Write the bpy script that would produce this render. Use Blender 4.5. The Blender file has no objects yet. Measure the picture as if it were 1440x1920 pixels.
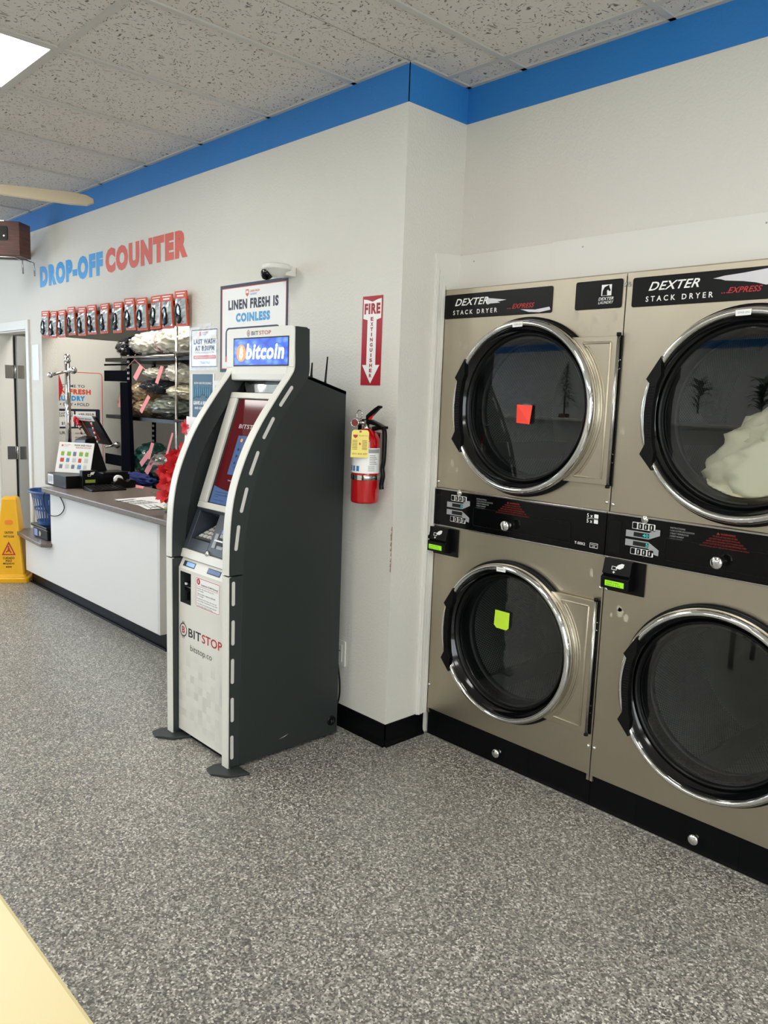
import bpy, bmesh, math, random
from mathutils import Vector, Matrix, noise
random.seed(7)
SC = bpy.context.scene
COL = SC.collection
PI = math.pi

# ------------------------------------------------------------------ camera, light, exposure
cam = bpy.data.cameras.new('camera'); camo = bpy.data.objects.new('camera', cam); COL.objects.link(camo)
camo.location = (2.33709, -2.28840, 1.49613)
camo.rotation_mode = 'XYZ'
_R = Matrix(((0.68697411, -0.12646517, 0.71559286), (0.72579319, 0.07072183, -0.68426798), (0.03592803, 0.98944681, 0.14037163)))
camo.rotation_euler = _R.to_euler('XYZ')
cam.sensor_fit = 'VERTICAL'; cam.sensor_height = 36.0; cam.lens = 1481.88 / 1920 * 36.0
cam.clip_start = 0.05; cam.clip_end = 60
SC.camera = camo
SC.view_settings.view_transform = 'Standard'; SC.view_settings.look = 'None'
SC.view_settings.gamma = 1; SC.view_settings.use_curve_mapping = False
SC.view_settings.exposure = 0.14
W = bpy.data.worlds.new('world'); SC.world = W; W.use_nodes = True
W.node_tree.nodes['Background'].inputs[0].default_value = (0.55, 0.72, 1.0, 1)
W.node_tree.nodes['Background'].inputs[1].default_value = 1.6
PANEL = 9.5          # emission of the ceiling light panels
def area(name, loc, rot, sx, sy, power, col):
    l = bpy.data.lights.new(name, 'AREA'); l.shape = 'RECTANGLE'; l.size = sx; l.size_y = sy; l.energy = power; l.color = col
    o = bpy.data.objects.new(name, l); COL.objects.link(o); o.location = loc; o.rotation_euler = rot
    return o
area('window_daylight', (-8.3, -3.6, 1.6), (0, -PI/2, 0), 2.2, 4.2, 175, (0.70, 0.83, 1.0))
area('added_fill_east', (4.9, -3.2, 1.6), (0, PI/2, 0), 2.2, 4.2, 150, (1.0, 0.97, 0.90))  # warm fill added to brighten the wall return and dryer side
area('back_room_lamp', (-3.4, 0.45, 2.65), (0, 0, 0), 1.6, 0.4, 27, (1.0, 0.96, 0.88))

# ------------------------------------------------------------------ materials
def lin(h):
    h = h.lstrip('#'); v = [int(h[i:i+2], 16)/255 for i in (0, 2, 4)]
    return tuple(x/12.92 if x <= 0.04045 else ((x+0.055)/1.055)**2.4 for x in v) + (1,)
def mat(name, col, rough=0.5, metal=0.0, emit=0.0, spec=None, coat=0.0, alpha=None):
    m = bpy.data.materials.new(name); m.use_nodes = True
    b = m.node_tree.nodes['Principled BSDF']
    c = lin(col) if isinstance(col, str) else col
    b.inputs['Base Color'].default_value = c; b.inputs['Roughness'].default_value = rough; b.inputs['Metallic'].default_value = metal
    if spec is not None: b.inputs['Specular IOR Level'].default_value = spec
    if coat: b.inputs['Coat Weight'].default_value = coat; b.inputs['Coat Roughness'].default_value = 0.08
    if emit: b.inputs['Emission Color'].default_value = c; b.inputs['Emission Strength'].default_value = emit
    return m
def NT(m): return m.node_tree.nodes, m.node_tree.links, m.node_tree.nodes['Principled BSDF']
def nd(m, t, **kw):
    n = m.node_tree.nodes.new(t)
    for k, v in kw.items():
        if k.startswith('i_'): n.inputs[k[2:].replace('_', ' ')].default_value = v
        else: setattr(n, k, v)
    return n
def coords(m, scale=(1, 1, 1), kind='Object'):
    tc = nd(m, 'ShaderNodeTexCoord'); mp = nd(m, 'ShaderNodeMapping'); mp.inputs['Scale'].default_value = scale
    m.node_tree.links.new(tc.outputs[kind], mp.inputs[0]); return mp.outputs[0]
def bump(m, src, strength, dist, prev=None):
    b = nd(m, 'ShaderNodeBump'); b.inputs['Strength'].default_value = strength; b.inputs['Distance'].default_value = dist
    m.node_tree.links.new(src, b.inputs['Height']); m.node_tree.links.new(b.outputs[0], NT(m)[2].inputs['Normal'])
def ramp(m, src, stops, interp='LINEAR'):
    r = nd(m, 'ShaderNodeValToRGB'); r.color_ramp.interpolation = interp
    e = r.color_ramp.elements
    while len(e) < len(stops): e.new(0.5)
    for k, (p, c) in enumerate(stops): e[k].position = p; e[k].color = lin(c) if isinstance(c, str) else c
    m.node_tree.links.new(src, r.inputs[0]); return r.outputs[0]
def noise_n(m, co, scale, detail=2, rough=0.5, dist=0.0):
    n = nd(m, 'ShaderNodeTexNoise'); n.inputs['Scale'].default_value = scale; n.inputs['Detail'].default_value = detail
    n.inputs['Roughness'].default_value = rough; n.inputs['Distortion'].default_value = dist
    m.node_tree.links.new(co, n.inputs['Vector']); return n.outputs[0]
def mixc(m, fac, a, b, mode='MIX'):
    x = nd(m, 'ShaderNodeMix', data_type='RGBA', blend_type=mode)
    for s, v in ((x.inputs[0], fac), (x.inputs[6], a), (x.inputs[7], b)):
        if isinstance(v, (float, int, tuple)): s.default_value = v
        elif isinstance(v, str): s.default_value = lin(v)
        else: m.node_tree.links.new(v, s)
    return x.outputs[2]
def setc(m, out): m.node_tree.links.new(out, NT(m)[2].inputs['Base Color'])
def math_n(m, op, a, b=None, c=None):
    n = nd(m, 'ShaderNodeMath', operation=op)
    for i, v in enumerate((a, b, c)):
        if v is None: continue
        if isinstance(v, (int, float)): n.inputs[i].default_value = v
        else: m.node_tree.links.new(v, n.inputs[i])
    return n.outputs[0]

def paint_mat(name, col, sc=95, st=0.5):
    m = mat(name, col, 0.62)
    co = coords(m)
    n1 = noise_n(m, co, sc, 2, 0.5); n2 = noise_n(m, co, 2.2, 3, 0.6)
    setc(m, mixc(m, math_n(m, 'MULTIPLY', n2, 0.10), col, '#8f8b82'))
    r = ramp(m, n1, [(0.35, '#000000'), (0.65, '#ffffff')]); bump(m, r, st, 0.0016); return m
M_wall = paint_mat('painted_wall_white', '#dcd9d0')
M_wall2 = paint_mat('painted_wall_far', '#d9d8d2', 60, 0.2)
M_blue = paint_mat('painted_band_blue', '#0d76c2', 95, 0.25)
M_trimw = mat('trim_white_gloss', '#dfddd5', 0.4)
M_black = mat('black_vinyl', '#08090b', 0.4, spec=0.12)
M_floor = mat('speckled_floor', '#7c7a76', 0.42)
def _floor():
    m = M_floor; co = coords(m)
    v = nd(m, 'ShaderNodeTexVoronoi'); v.inputs['Scale'].default_value = 190; m.node_tree.links.new(co, v.inputs['Vector'])
    bw = nd(m, 'ShaderNodeSeparateColor'); m.node_tree.links.new(v.outputs['Color'], bw.inputs[0])
    c1 = ramp(m, bw.outputs[0], [(0.0, '#35342f'), (0.20, '#5e5c57'), (0.40, '#87847c'), (0.60, '#a5a197'), (0.80, '#c6c2b7'), (0.92, '#efebe0')], 'CONSTANT')
    n = noise_n(m, co, 1.1, 3, 0.6)
    c2 = mixc(m, 0.22, c1, ramp(m, noise_n(m, co, 75, 3, 0.7), [(0.35, '#5c5a55'), (0.65, '#c0bbb0')]))
    setc(m, mixc(m, math_n(m, 'MULTIPLY', n, 0.30), c2, '#6a6b6e'))
    bump(m, noise_n(m, co, 130, 2), 0.35, 0.0012)
    r = math_n(m, 'MULTIPLY_ADD', noise_n(m, co, 2.0, 3), 0.22, 0.27)
    m.node_tree.links.new(r, NT(m)[2].inputs['Roughness'])
_floor()
M_tile = mat('fissured_ceiling_tile', '#bdb8b0', 0.9)
def _tile():
    m = M_tile
    def worms(sc, mp):
        co = coords(m, mp); nz = nd(m, 'ShaderNodeTexNoise'); nz.inputs['Scale'].default_value = 9; m.node_tree.links.new(coords(m), nz.inputs['Vector'])
        ad = nd(m, 'ShaderNodeMixRGB', blend_type='ADD'); ad.inputs[0].default_value = 0.35
        m.node_tree.links.new(co, ad.inputs[1]); m.node_tree.links.new(nz.outputs['Color'], ad.inputs[2])
        v = nd(m, 'ShaderNodeTexVoronoi'); v.inputs['Scale'].default_value = sc; m.node_tree.links.new(ad.outputs[0], v.inputs['Vector'])
        return ramp(m, v.outputs['Distance'], [(0.14, '#ffffff'), (0.23, '#000000')])
    a = worms(21, (1, 3.0, 1)); b = worms(21, (3.0, 1, 1)); c = worms(48, (1, 1, 1))
    f = mixc(m, 1.0, mixc(m, 1.0, a, b, 'LIGHTEN'), mixc(m, 0.65, '#000000', c), 'LIGHTEN')
    setc(m, mixc(m, f, '#d3cdc4', '#6f6a62')); bump(m, f, 0.6, -0.002)
_tile()
M_tee = mat('ceiling_grid_white', '#bfbdb5', 0.45)
M_light = mat('light_panel_diffuser', (1.0, 0.985, 0.95, 1), 0.5, emit=PANEL)
M_steel = mat('brushed_stainless', '#aea594', 0.33, 1.0)
def _steel():
    m = M_steel; co2 = coords(m); NT(m)[2].inputs['Anisotropic'].default_value = 0.55
    n = noise_n(m, coords(m, (3, 3, 260)), 1.0, 3, 0.7)
    sp = noise_n(m, co2, 3.2, 4, 0.6)
    setc(m, mixc(m, math_n(m, 'MULTIPLY', sp, 0.45), '#c4bba7', '#988f7f'))
    r = math_n(m, 'MULTIPLY_ADD', n, 0.16, 0.27); r2 = math_n(m, 'MULTIPLY_ADD', sp, 0.12, r)
    m.node_tree.links.new(r2, NT(m)[2].inputs['Roughness']); bump(m, n, 0.12, 0.0004)
_steel()
M_chrome = mat('chrome', '#e6e6e4', 0.06, 1.0)
M_dullchrome = mat('dull_chrome', '#b9b8b4', 0.22, 1.0)
M_gasket = mat('black_rubber', '#08090a', 0.35, spec=0.22)
M_bgloss = mat('black_glossy_panel', '#050506', 0.12, spec=0.22)
M_bplate = mat('black_satin_plate', '#0a0a0b', 0.3, spec=0.22)
M_white = mat('print_white', '#f0efec', 0.5)
M_cream = mat('cream_laminate', '#cfc193', 0.3)
M_grey = mat('print_grey', '#9a9c9e', 0.5)
M_red = mat('print_red', '#b3262b', 0.5)
M_orange = mat('print_orange', '#e2492a', 0.5)
M_warn = mat('print_warning_orange', '#8e2413', 0.5)
M_ink = mat('print_black', '#141519', 0.5)
M_navy = mat('print_navy', '#1c2338', 0.5)
M_sky = mat('print_sky_blue', '#3d9bd0', 0.5)
M_coral = mat('wall_coral_vinyl', '#d4533a', 0.5)
M_bluev = mat('wall_blue_vinyl', '#2f98dc', 0.5)
M_kdark = mat('kiosk_charcoal', '#303534', 0.42, spec=0.3)
M_kdark2 = mat('kiosk_charcoal_body', '#2b302f', 0.42, spec=0.3)
M_kwhite = mat('kiosk_white', '#dedcd3', 0.35)
M_strip = mat('kiosk_light_strip', '#cfccc7', 0.4)
M_slate = mat('kiosk_slate', '#3b424b', 0.35)
M_void = mat('deep_black', '#020203', 0.6)
M_lcd = mat('lcd_green', '#86c81e', 0.4, emit=0.55)
M_lcdoff = mat('lcd_olive', '#7c8a3a', 0.4, emit=0.15)
M_cyan = mat('led_cyan', '#12a5a0', 0.4, emit=0.8)
M_lblue = mat('screen_pale_blue', '#6f8bc0', 0.25, emit=0.25)
M_extred = mat('extinguisher_red', '#b0060f', 0.16, coat=0.6)
M_yellow = mat('safety_yellow', '#f2b50a', 0.38)
M_tagy = mat('tag_yellow', '#f0dd78', 0.6)
M_pink = mat('tag_pink', '#d98a90', 0.6)
M_notered = mat('note_red', '#ff4a3c', 0.55)
M_notegrn = mat('note_green', '#c8ee3a', 0.55)
M_counter = mat('counter_brown_laminate', '#6f635b', 0.32)
def _counter():
    m = M_counter; co = coords(m); v = noise_n(m, co, 260, 3, 0.7)
    setc(m, ramp(m, v, [(0.35, '#4b423d'), (0.5, '#6e625a'), (0.66, '#8f837a')]))
_counter()
M_panelw = mat('counter_panel_white', '#e4e4e2', 0.45)
M_wood = mat('reddish_wood', '#5e2a1b', 0.4)
def _wood():
    m = M_wood; n = noise_n(m, coords(m, (2, 2, 26)), 3.0, 4, 0.6, 0.4)
    setc(m, ramp(m, n, [(0.3, '#3b170d'), (0.7, '#74361f')]))
_wood()
M_bluepl = mat('blue_plastic', '#2c4f86', 0.35)
M_leaf = mat('leaf_green', '#2c5224', 0.5)
M_leafd = mat('leaf_dark_green', '#1c3a20', 0.5)
M_petal = mat('petal_red', '#cf0f1c', 0.55)
M_orangepk = mat('packet_orange', '#cf4609', 0.4, spec=0.15)
M_door = mat('grey_door_paint', '#a9aaa8', 0.5)
M_blackcloth = mat('black_cloth', '#080a14', 0.9, spec=0.05)
M_camw = mat('camera_plastic', '#dfddd6', 0.35)
M_foil = mat('silver_foil', '#b9c0c4', 0.25, 0.6)
M_blade = mat('fan_blade_cream', '#b0a48c', 0.5)
def fabric(name, col, sc=40):
    m = mat(name, col, 0.95); n = noise_n(m, coords(m), sc, 3); bump(m, n, 0.25, 0.003); return m
M_cream_f = fabric('cream_fabric', '#efe8cf'); M_white_f = fabric('white_fabric', '#efece0'); M_navy_f = fabric('navy_fabric', '#2a3040')
M_tan_f = fabric('tan_fabric', '#b49c78'); M_gg_f = fabric('grey_green_fabric', '#7d8478'); M_grey_f = fabric('grey_fabric', '#8c8a86'); M_teal_f = fabric('teal_fabric', '#2f6b62')
M_dark_f = fabric('dark_fabric', '#23252c')
def glassy(name, tint, rough=0.0, ior=1.5, base=0.04):
    m = bpy.data.materials.new(name); m.use_nodes = True; n = m.node_tree.nodes; l = m.node_tree.links; n.clear()
    o = n.new('ShaderNodeOutputMaterial'); t = n.new('ShaderNodeBsdfTransparent'); t.inputs[0].default_value = tint
    g = n.new('ShaderNodeBsdfGlossy'); g.inputs['Roughness'].default_value = rough
    lw = n.new('ShaderNodeLayerWeight'); lw.inputs['Blend'].default_value = 0.5       # Schlick reflectance, same from both sides
    f0 = ((ior-1)/(ior+1))**2+base
    pw = n.new('ShaderNodeMath'); pw.operation = 'POWER'; pw.inputs[1].default_value = 4.5
    ma = n.new('ShaderNodeMath'); ma.operation = 'MULTIPLY_ADD'; ma.inputs[1].default_value = 1-f0; ma.inputs[2].default_value = f0
    x = n.new('ShaderNodeMixShader'); l.new(lw.outputs['Facing'], pw.inputs[0]); l.new(pw.outputs[0], ma.inputs[0]); l.new(ma.outputs[0], x.inputs[0]); l.new(t.outputs[0], x.inputs[1]); l.new(g.outputs[0], x.inputs[2]); l.new(x.outputs[0], o.inputs[0])
    return m
M_glass = glassy('dryer_door_glass', (0.74, 0.77, 0.75, 1), 0.0, 1.5, 0.04)
M_film = glassy('clear_plastic_film', (0.97, 0.97, 0.96, 1), 0.14, 1.45, 0.06)
M_sleeve = glassy('clear_sleeve', (0.97, 0.97, 0.97, 1), 0.12, 1.3, 0.0)
M_clear = glassy('clear_bottle', (0.85, 0.86, 0.9, 1), 0.03, 1.45, 0.05)
M_screen = mat('kiosk_screen_red', '#561418', 0.07, emit=0.16)
M_adblue = mat('kiosk_sign_blue', '#2f55c8', 0.25)
def _adblue():
    m = M_adblue; v = nd(m, 'ShaderNodeTexVoronoi'); v.inputs['Scale'].default_value = 18; m.node_tree.links.new(coords(m, (1, 1, 2)), v.inputs['Vector'])
    c = ramp(m, v.outputs['Distance'], [(0.1, '#5f86e6'), (0.5, '#2c52c6'), (0.9, '#1d3596')])
    setc(m, c); m.node_tree.links.new(c, NT(m)[2].inputs['Emission Color']); NT(m)[2].inputs['Emission Strength'].default_value = 0.75
_adblue()
M_adwhite = mat('kiosk_sign_white', '#ffffff', 0.3, emit=0.7)
M_adorange = mat('kiosk_sign_orange', '#ee8420', 0.3, emit=0.6)
M_teal = mat('poster_teal', '#0f4a63', 0.45)
M_checker = mat('kiosk_door_white', '#d8d6cd', 0.38)
def _checker():      # printed faint grey squares in the lower half of the kiosk door
    m = M_checker; tc = nd(m, 'ShaderNodeTexCoord'); sp = nd(m, 'ShaderNodeSeparateXYZ'); m.node_tree.links.new(tc.outputs['Object'], sp.inputs[0])
    cb = nd(m, 'ShaderNodeCombineXYZ')
    m.node_tree.links.new(math_n(m, 'FLOOR', math_n(m, 'MULTIPLY', sp.outputs[0], 30)), cb.inputs[0])
    m.node_tree.links.new(math_n(m, 'FLOOR', math_n(m, 'MULTIPLY', sp.outputs[2], 30)), cb.inputs[2])
    wn = nd(m, 'ShaderNodeTexWhiteNoise'); m.node_tree.links.new(cb.outputs[0], wn.inputs['Vector'])
    z = nd(m, 'ShaderNodeMapRange'); z.inputs[1].default_value = 0.42; z.inputs[2].default_value = 0.30; m.node_tree.links.new(sp.outputs[2], z.inputs[0])
    z2 = nd(m, 'ShaderNodeMapRange'); z2.inputs[1].default_value = 0.03; z2.inputs[2].default_value = 0.13; m.node_tree.links.new(sp.outputs[2], z2.inputs[0])
    f = math_n(m, 'MULTIPLY', math_n(m, 'MULTIPLY', math_n(m, 'POWER', wn.outputs[0], 2.0), z.outputs[0]), math_n(m, 'MULTIPLY', z2.outputs[0], 0.30))
    setc(m, mixc(m, f, '#dddbd2', '#8e8e8c'))
_checker()
def drum_mat():
    m = mat('perforated_drum', '#8f9490', 0.42, 0.6)
    tc = nd(m, 'ShaderNodeTexCoord'); sp = nd(m, 'ShaderNodeSeparateXYZ'); m.node_tree.links.new(tc.outputs['Object'], sp.inputs[0])
    th = math_n(m, 'ARCTAN2', sp.outputs[2], sp.outputs[0]); a = math_n(m, 'MULTIPLY', th, 0.37/0.0115*2*PI/ (1)); 
    a = math_n(m, 'MULTIPLY', th, round(2*PI*0.37/0.0125)); b = math_n(m, 'MULTIPLY', sp.outputs[1], 2*PI/0.0125*0.62)
    s = math_n(m, 'ADD', math_n(m, 'COSINE', math_n(m, 'ADD', a, b)), math_n(m, 'COSINE', math_n(m, 'SUBTRACT', a, b)))
    f = ramp(m, math_n(m, 'MULTIPLY_ADD', s, 0.25, 0.5), [(0.58, '#000000'), (0.70, '#ffffff')])
    setc(m, mixc(m, f, '#9aa09b', '#060707')); bump(m, f, 0.4, -0.001); return m
M_drum = drum_mat()
M_drumback = mat('drum_back_plate', '#7d827e', 0.4, 0.6)

# ------------------------------------------------------------------ mesh helpers
class Fr:
    def __init__(s, o, u, v):
        s.o = Vector(o); s.u = Vector(u).normalized(); s.v = Vector(v).normalized(); s.n = s.u.cross(s.v)
    def p(s, a, b, c=0.0): return s.o + s.u*a + s.v*b + s.n*c
    def at(s, a, b, c=0.0): return Fr(s.p(a, b, c), s.u, s.v)
WY = lambda y: Fr((0, y, 0), (1, 0, 0), (0, 0, 1))      # plane facing -Y : (x, z)
WX = lambda x: Fr((x, 0, 0), (0, 1, 0), (0, 0, 1))      # plane facing +X : (y, z)
FL = lambda z: Fr((0, 0, z), (1, 0, 0), (0, 1, 0))      # plane facing up : (x, y)
_tc = {}
def text_geo(s, bold):
    k = (s, bold)
    if k not in _tc:
        cu = bpy.data.curves.new('t', 'FONT'); cu.body = s; cu.resolution_u = 3; cu.offset = bold*.75; cu.space_character = 1+bold*2.2
        o = bpy.data.objects.new('t', cu); me = bpy.data.meshes.new_from_object(o)
        vs = [v.co.copy() for v in me.vertices]; fs = [tuple(p.vertices) for p in me.polygons]
        bpy.data.objects.remove(o); bpy.data.curves.remove(cu); bpy.data.meshes.remove(me)
        x0 = min(v.x for v in vs); x1 = max(v.x for v in vs); y0 = min(v.y for v in vs); y1 = max(v.y for v in vs)
        _tc[k] = ([((v.x-x0)/(x1-x0), (v.y-y0)/(y1-y0)) for v in vs], fs)
    return _tc[k]
class MB:
    def __init__(s, m=None): s.vs = []; s.fs = []; s.mi = []; s.mats = []; s.sm = []; s.cur = 0; s.smooth = False; s.use(m) if m else None
    def use(s, m):
        if m not in s.mats: s.mats.append(m)
        s.cur = s.mats.index(m); return s
    def add(s, vs, fs, smooth=None):
        b = len(s.vs); s.vs += [Vector(v) for v in vs]
        for f in fs: s.fs.append(tuple(b+i for i in f)); s.mi.append(s.cur); s.sm.append(s.smooth if smooth is None else smooth)
        return s
    def box(s, x0, x1, y0, y1, z0, z1):
        return s.add([(x, y, z) for z in (z0, z1) for y in (y0, y1) for x in (x0, x1)], [(0, 2, 3, 1), (4, 5, 7, 6), (0, 1, 5, 4), (2, 6, 7, 3), (0, 4, 6, 2), (1, 3, 7, 5)])
    def fbox(s, F, u0, u1, v0, v1, c0, c1):
        return s.add([F.p(a, b, c) for c in (c0, c1) for b in (v0, v1) for a in (u0, u1)], [(0, 2, 3, 1), (4, 5, 7, 6), (0, 1, 5, 4), (2, 6, 7, 3), (0, 4, 6, 2), (1, 3, 7, 5)])
    def poly(s, F, pts, c0, c1=None):
        n = len(pts)
        if c1 is None: return s.add([F.p(a, b, c0) for a, b in pts], [tuple(range(n))])
        v = [F.p(a, b, c0) for a, b in pts] + [F.p(a, b, c1) for a, b in pts]
        return s.add(v, [tuple(range(n-1, -1, -1)), tuple(range(n, 2*n))] + [(i, (i+1) % n, n+(i+1) % n, n+i) for i in range(n)])
    def rrect(s, F, u0, u1, v0, v1, r, c0, c1=None, seg=5):
        return s.poly(F, rr(u0, u1, v0, v1, r, seg), c0, c1)
    def frame(s, F, u0, u1, v0, v1, t, c0, c1, r=0.0):
        if r <= 0:
            s.fbox(F, u0, u1, v1-t, v1, c0, c1); s.fbox(F, u0, u1, v0, v0+t, c0, c1); s.fbox(F, u0, u0+t, v0+t, v1-t, c0, c1); s.fbox(F, u1-t, u1, v0+t, v1-t, c0, c1); return s
        A = rr(u0, u1, v0, v1, r, 6); B = rr(u0+t, u1-t, v0+t, v1-t, max(r-t, 0.0005), 6); n = len(A)
        v = [F.p(a, b, c1) for a, b in A] + [F.p(a, b, c1) for a, b in B] + [F.p(a, b, c0) for a, b in A] + [F.p(a, b, c0) for a, b in B]
        f = []
        for i in range(n):
            j = (i+1) % n; f += [(i, j, n+j, n+i), (2*n+i, 2*n+j, j, i), (n+i, n+j, 3*n+j, 3*n+i)]
        return s.add(v, f)
    def text(s, F, t, u0, v0, w, h, c=0.0006, bold=0.0, shear=0.0):
        p, f = text_geo(t, bold)
        return s.add([F.p(u0+a*w+b*shear*h, v0+b*h, c) for a, b in p], f)
    def lathe(s, F, prof, seg=48, close=False, smooth=True, a0=0, a1=2*PI):
        full = abs(a1-a0-2*PI) < 1e-6; n = seg if full else seg+1
        v = []
        for r, c in prof:
            for i in range(n):
                a = a0+(a1-a0)*i/seg; v.append(F.p(r*math.cos(a), r*math.sin(a), c))
        f = []
        for k in range(len(prof)-1):
            for i in range(seg):
                j = (i+1) % n; f.append((k*n+i, k*n+j, (k+1)*n+j, (k+1)*n+i))
        if close and full: f += [tuple(range(n-1, -1, -1)), tuple(range((len(prof)-1)*n, len(prof)*n))]
        return s.add(v, f, smooth)
    def disc(s, F, u, v, r, c0, c1=None, seg=32): return s.poly(F, [(u+r*math.cos(2*PI*i/seg), v+r*math.sin(2*PI*i/seg)) for i in range(seg)], c0, c1)
    def tube(s, path, r, seg=8, smooth=True):
        path = [Vector(p) for p in path]; n = len(path); v = []; rr_ = r if isinstance(r, (list, tuple)) else [r]*n
        up = Vector((0, 0, 1))
        d0 = (path[1]-path[0]).normalized()
        if abs(d0.dot(up)) > 0.9: up = Vector((1, 0, 0))
        x = d0.cross(up).normalized()
        for i, p in enumerate(path):
            d = (path[min(i+1, n-1)]-path[max(i-1, 0)]).normalized()
            x = (x - d*x.dot(d)).normalized(); y = d.cross(x)
            for k in range(seg):
                a = 2*PI*k/seg; v.append(p + (x*math.cos(a)+y*math.sin(a))*rr_[i])
        f = [(i*seg+k, i*seg+(k+1) % seg, (i+1)*seg+(k+1) % seg, (i+1)*seg+k) for i in range(n-1) for k in range(seg)]
        f += [tuple(range(seg-1, -1, -1)), tuple(range((n-1)*seg, n*seg))]
        return s.add(v, f, smooth)
    def blob(s, c, r, fn=None, sub=3, smooth=True):
        bm = bmesh.new(); bmesh.ops.create_icosphere(bm, subdivisions=sub, radius=1)
        bm.verts.ensure_lookup_table(); v = []
        for w in bm.verts:
            d = w.co.normalized(); k = fn(d) if fn else 1.0
            v.append(Vector((c[0]+d.x*r[0]*k, c[1]+d.y*r[1]*k, c[2]+d.z*r[2]*k)))
        f = [tuple(x.index for x in fc.verts) for fc in bm.faces]; bm.free()
        return s.add(v, f, smooth)
    def plate_hole(s, F, u0, u1, v0, v1, cu, cv, r, c0, c1, seg=72):
        an = sorted([2*PI*i/seg for i in range(seg)] + [math.atan2(b-cv, a-cu) % (2*PI) for a in (u0, u1) for b in (v0, v1)])
        inn, out = [], []
        for a in an:
            dx, dy = math.cos(a), math.sin(a); t = 1e9
            if dx > 1e-9: t = min(t, (u1-cu)/dx)
            if dx < -1e-9: t = min(t, (u0-cu)/dx)
            if dy > 1e-9: t = min(t, (v1-cv)/dy)
            if dy < -1e-9: t = min(t, (v0-cv)/dy)
            inn.append((cu+dx*r, cv+dy*r)); out.append((cu+dx*t, cv+dy*t))
        n = len(an)
        v = [F.p(a, b, c1) for a, b in inn]+[F.p(a, b, c1) for a, b in out]+[F.p(a, b, c0) for a, b in inn]+[F.p(a, b, c0) for a, b in out]
        f = []
        for i in range(n):
            j = (i+1) % n; f += [(i, n+i, n+j, j), (2*n+i, i, j, 2*n+j), (n+i, 3*n+i, 3*n+j, n+j)]
        return s.add(v, f)
def rr(u0, u1, v0, v1, r, seg=5):
    o = []
    for cx, cy, a in ((u1-r, v1-r, 0), (u0+r, v1-r, 90), (u0+r, v0+r, 180), (u1-r, v0+r, 270)):
        for i in range(seg+1):
            t = math.radians(a+90*i/seg); o.append((cx+r*math.cos(t), cy+r*math.sin(t)))
    return o
def spline(pts, n=5):
    o = []; P = [Vector(p) for p in pts]
    for i in range(len(P)-1):
        p0, p1, p2, p3 = P[max(i-1, 0)], P[i], P[i+1], P[min(i+2, len(P)-1)]
        for k in range(n):
            t = k/n; o.append(0.5*((2*p1)+(p2-p0)*t+(2*p0-5*p1+4*p2-p3)*t*t+(3*p1-p0-3*p2+p3)*t*t*t))
    return [tuple(q) for q in o] + [tuple(P[-1])]
# ------------------------------------------------------------------ objects
def root(name, label, cat, loc=(0, 0, 0), group=None):
    o = bpy.data.objects.new(name, None); COL.objects.link(o); o.location = loc; o.empty_display_size = 0.1
    o['label'] = label; o['category'] = cat
    if group: o['group'] = group
    return o
def _mesh(name, mb, org):
    me = bpy.data.meshes.new(name); me.from_pydata([v-org for v in mb.vs], [], mb.fs)
    for m in mb.mats: me.materials.append(m)
    me.polygons.foreach_set('material_index', mb.mi); me.polygons.foreach_set('use_smooth', mb.sm); me.update()
    bm = bmesh.new(); bm.from_mesh(me); bmesh.ops.recalc_face_normals(bm, faces=bm.faces); bm.to_mesh(me); bm.free()
    return me
def wloc(o):
    l = Vector(o.location)
    while o.parent: o = o.parent; l += o.location
    return l
def part(name, mb, parent, bev=0.0, label=None, org=None, solid=None, kind=None):
    w = wloc(parent); org = Vector(org) if org is not None else w
    ob = bpy.data.objects.new(name, _mesh(name, mb, org)); COL.objects.link(ob); ob.parent = parent; ob.location = org-w
    if bev: _bev(ob, bev)
    if label: ob['label'] = label
    if kind: ob['kind'] = kind
    return ob
def _bev(ob, w, seg=2):
    b = ob.modifiers.new('bevel', 'BEVEL'); b.width = w; b.segments = seg; b.limit_method = 'ANGLE'; b.angle_limit = math.radians(40)
def single(name, mb, label, cat, loc=None, group=None, bev=0.0):
    org = Vector(loc) if loc is not None else sum(mb.vs, Vector())/len(mb.vs)
    ob = bpy.data.objects.new(name, _mesh(name, mb, org)); COL.objects.link(ob); ob.location = org
    ob['label'] = label; ob['category'] = cat
    if group: ob['group'] = group
    if bev: _bev(ob, bev)
    return ob
def struct(name, mb, label=None, bev=0.0):
    ob = bpy.data.objects.new(name, _mesh(name, mb, Vector())); COL.objects.link(ob); ob['kind'] = 'structure'
    ob['label'] = label or name.replace('_', ' '); ob['category'] = name.split('_')[0]
    if bev: _bev(ob, bev)
    return ob
def copy_tree(o, parent=None):
    c = o.copy(); COL.objects.link(c)
    if parent: c.parent = parent
    for ch in [x for x in bpy.data.objects if x.parent == o]: copy_tree(ch, c)
    return c

# ================================================================== THE ROOM
H = 2.7921; WD = 0.3459
RX0, RX1, RY0 = -8.0, 4.6, -7.0
struct('floor', MB(M_floor).box(RX0-0.2, RX1+0.2, RY0-0.2, 3.0, -0.1, 0.0), 'grey speckled floor with a soft sheen')
OX0, OX1, OZ1 = -3.845, -1.67, 1.975          # pass-through opening
DX0, DX1, DZ = -4.83, -4.14, 1.94             # doorway
CZ = 0.80                                     # counter height
w = MB(M_wall)
for b in ((RX0, DX0, 0, .12, 0, H), (DX0, DX1, 0, .12, DZ, H), (DX1, OX0, 0, .12, 0, H), (OX0, OX1, 0, .12, OZ1, H), (OX0, OX1, 0, .12, 0, CZ-0.04), (OX1, -0.14, 0, .12, 0, H)): w.box(*b)
w.box(-0.14, 0, 0, 1.25, 0, H)
struct('wall_main', w, 'off-white textured wall with the pass-through, running left from the corner')
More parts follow.
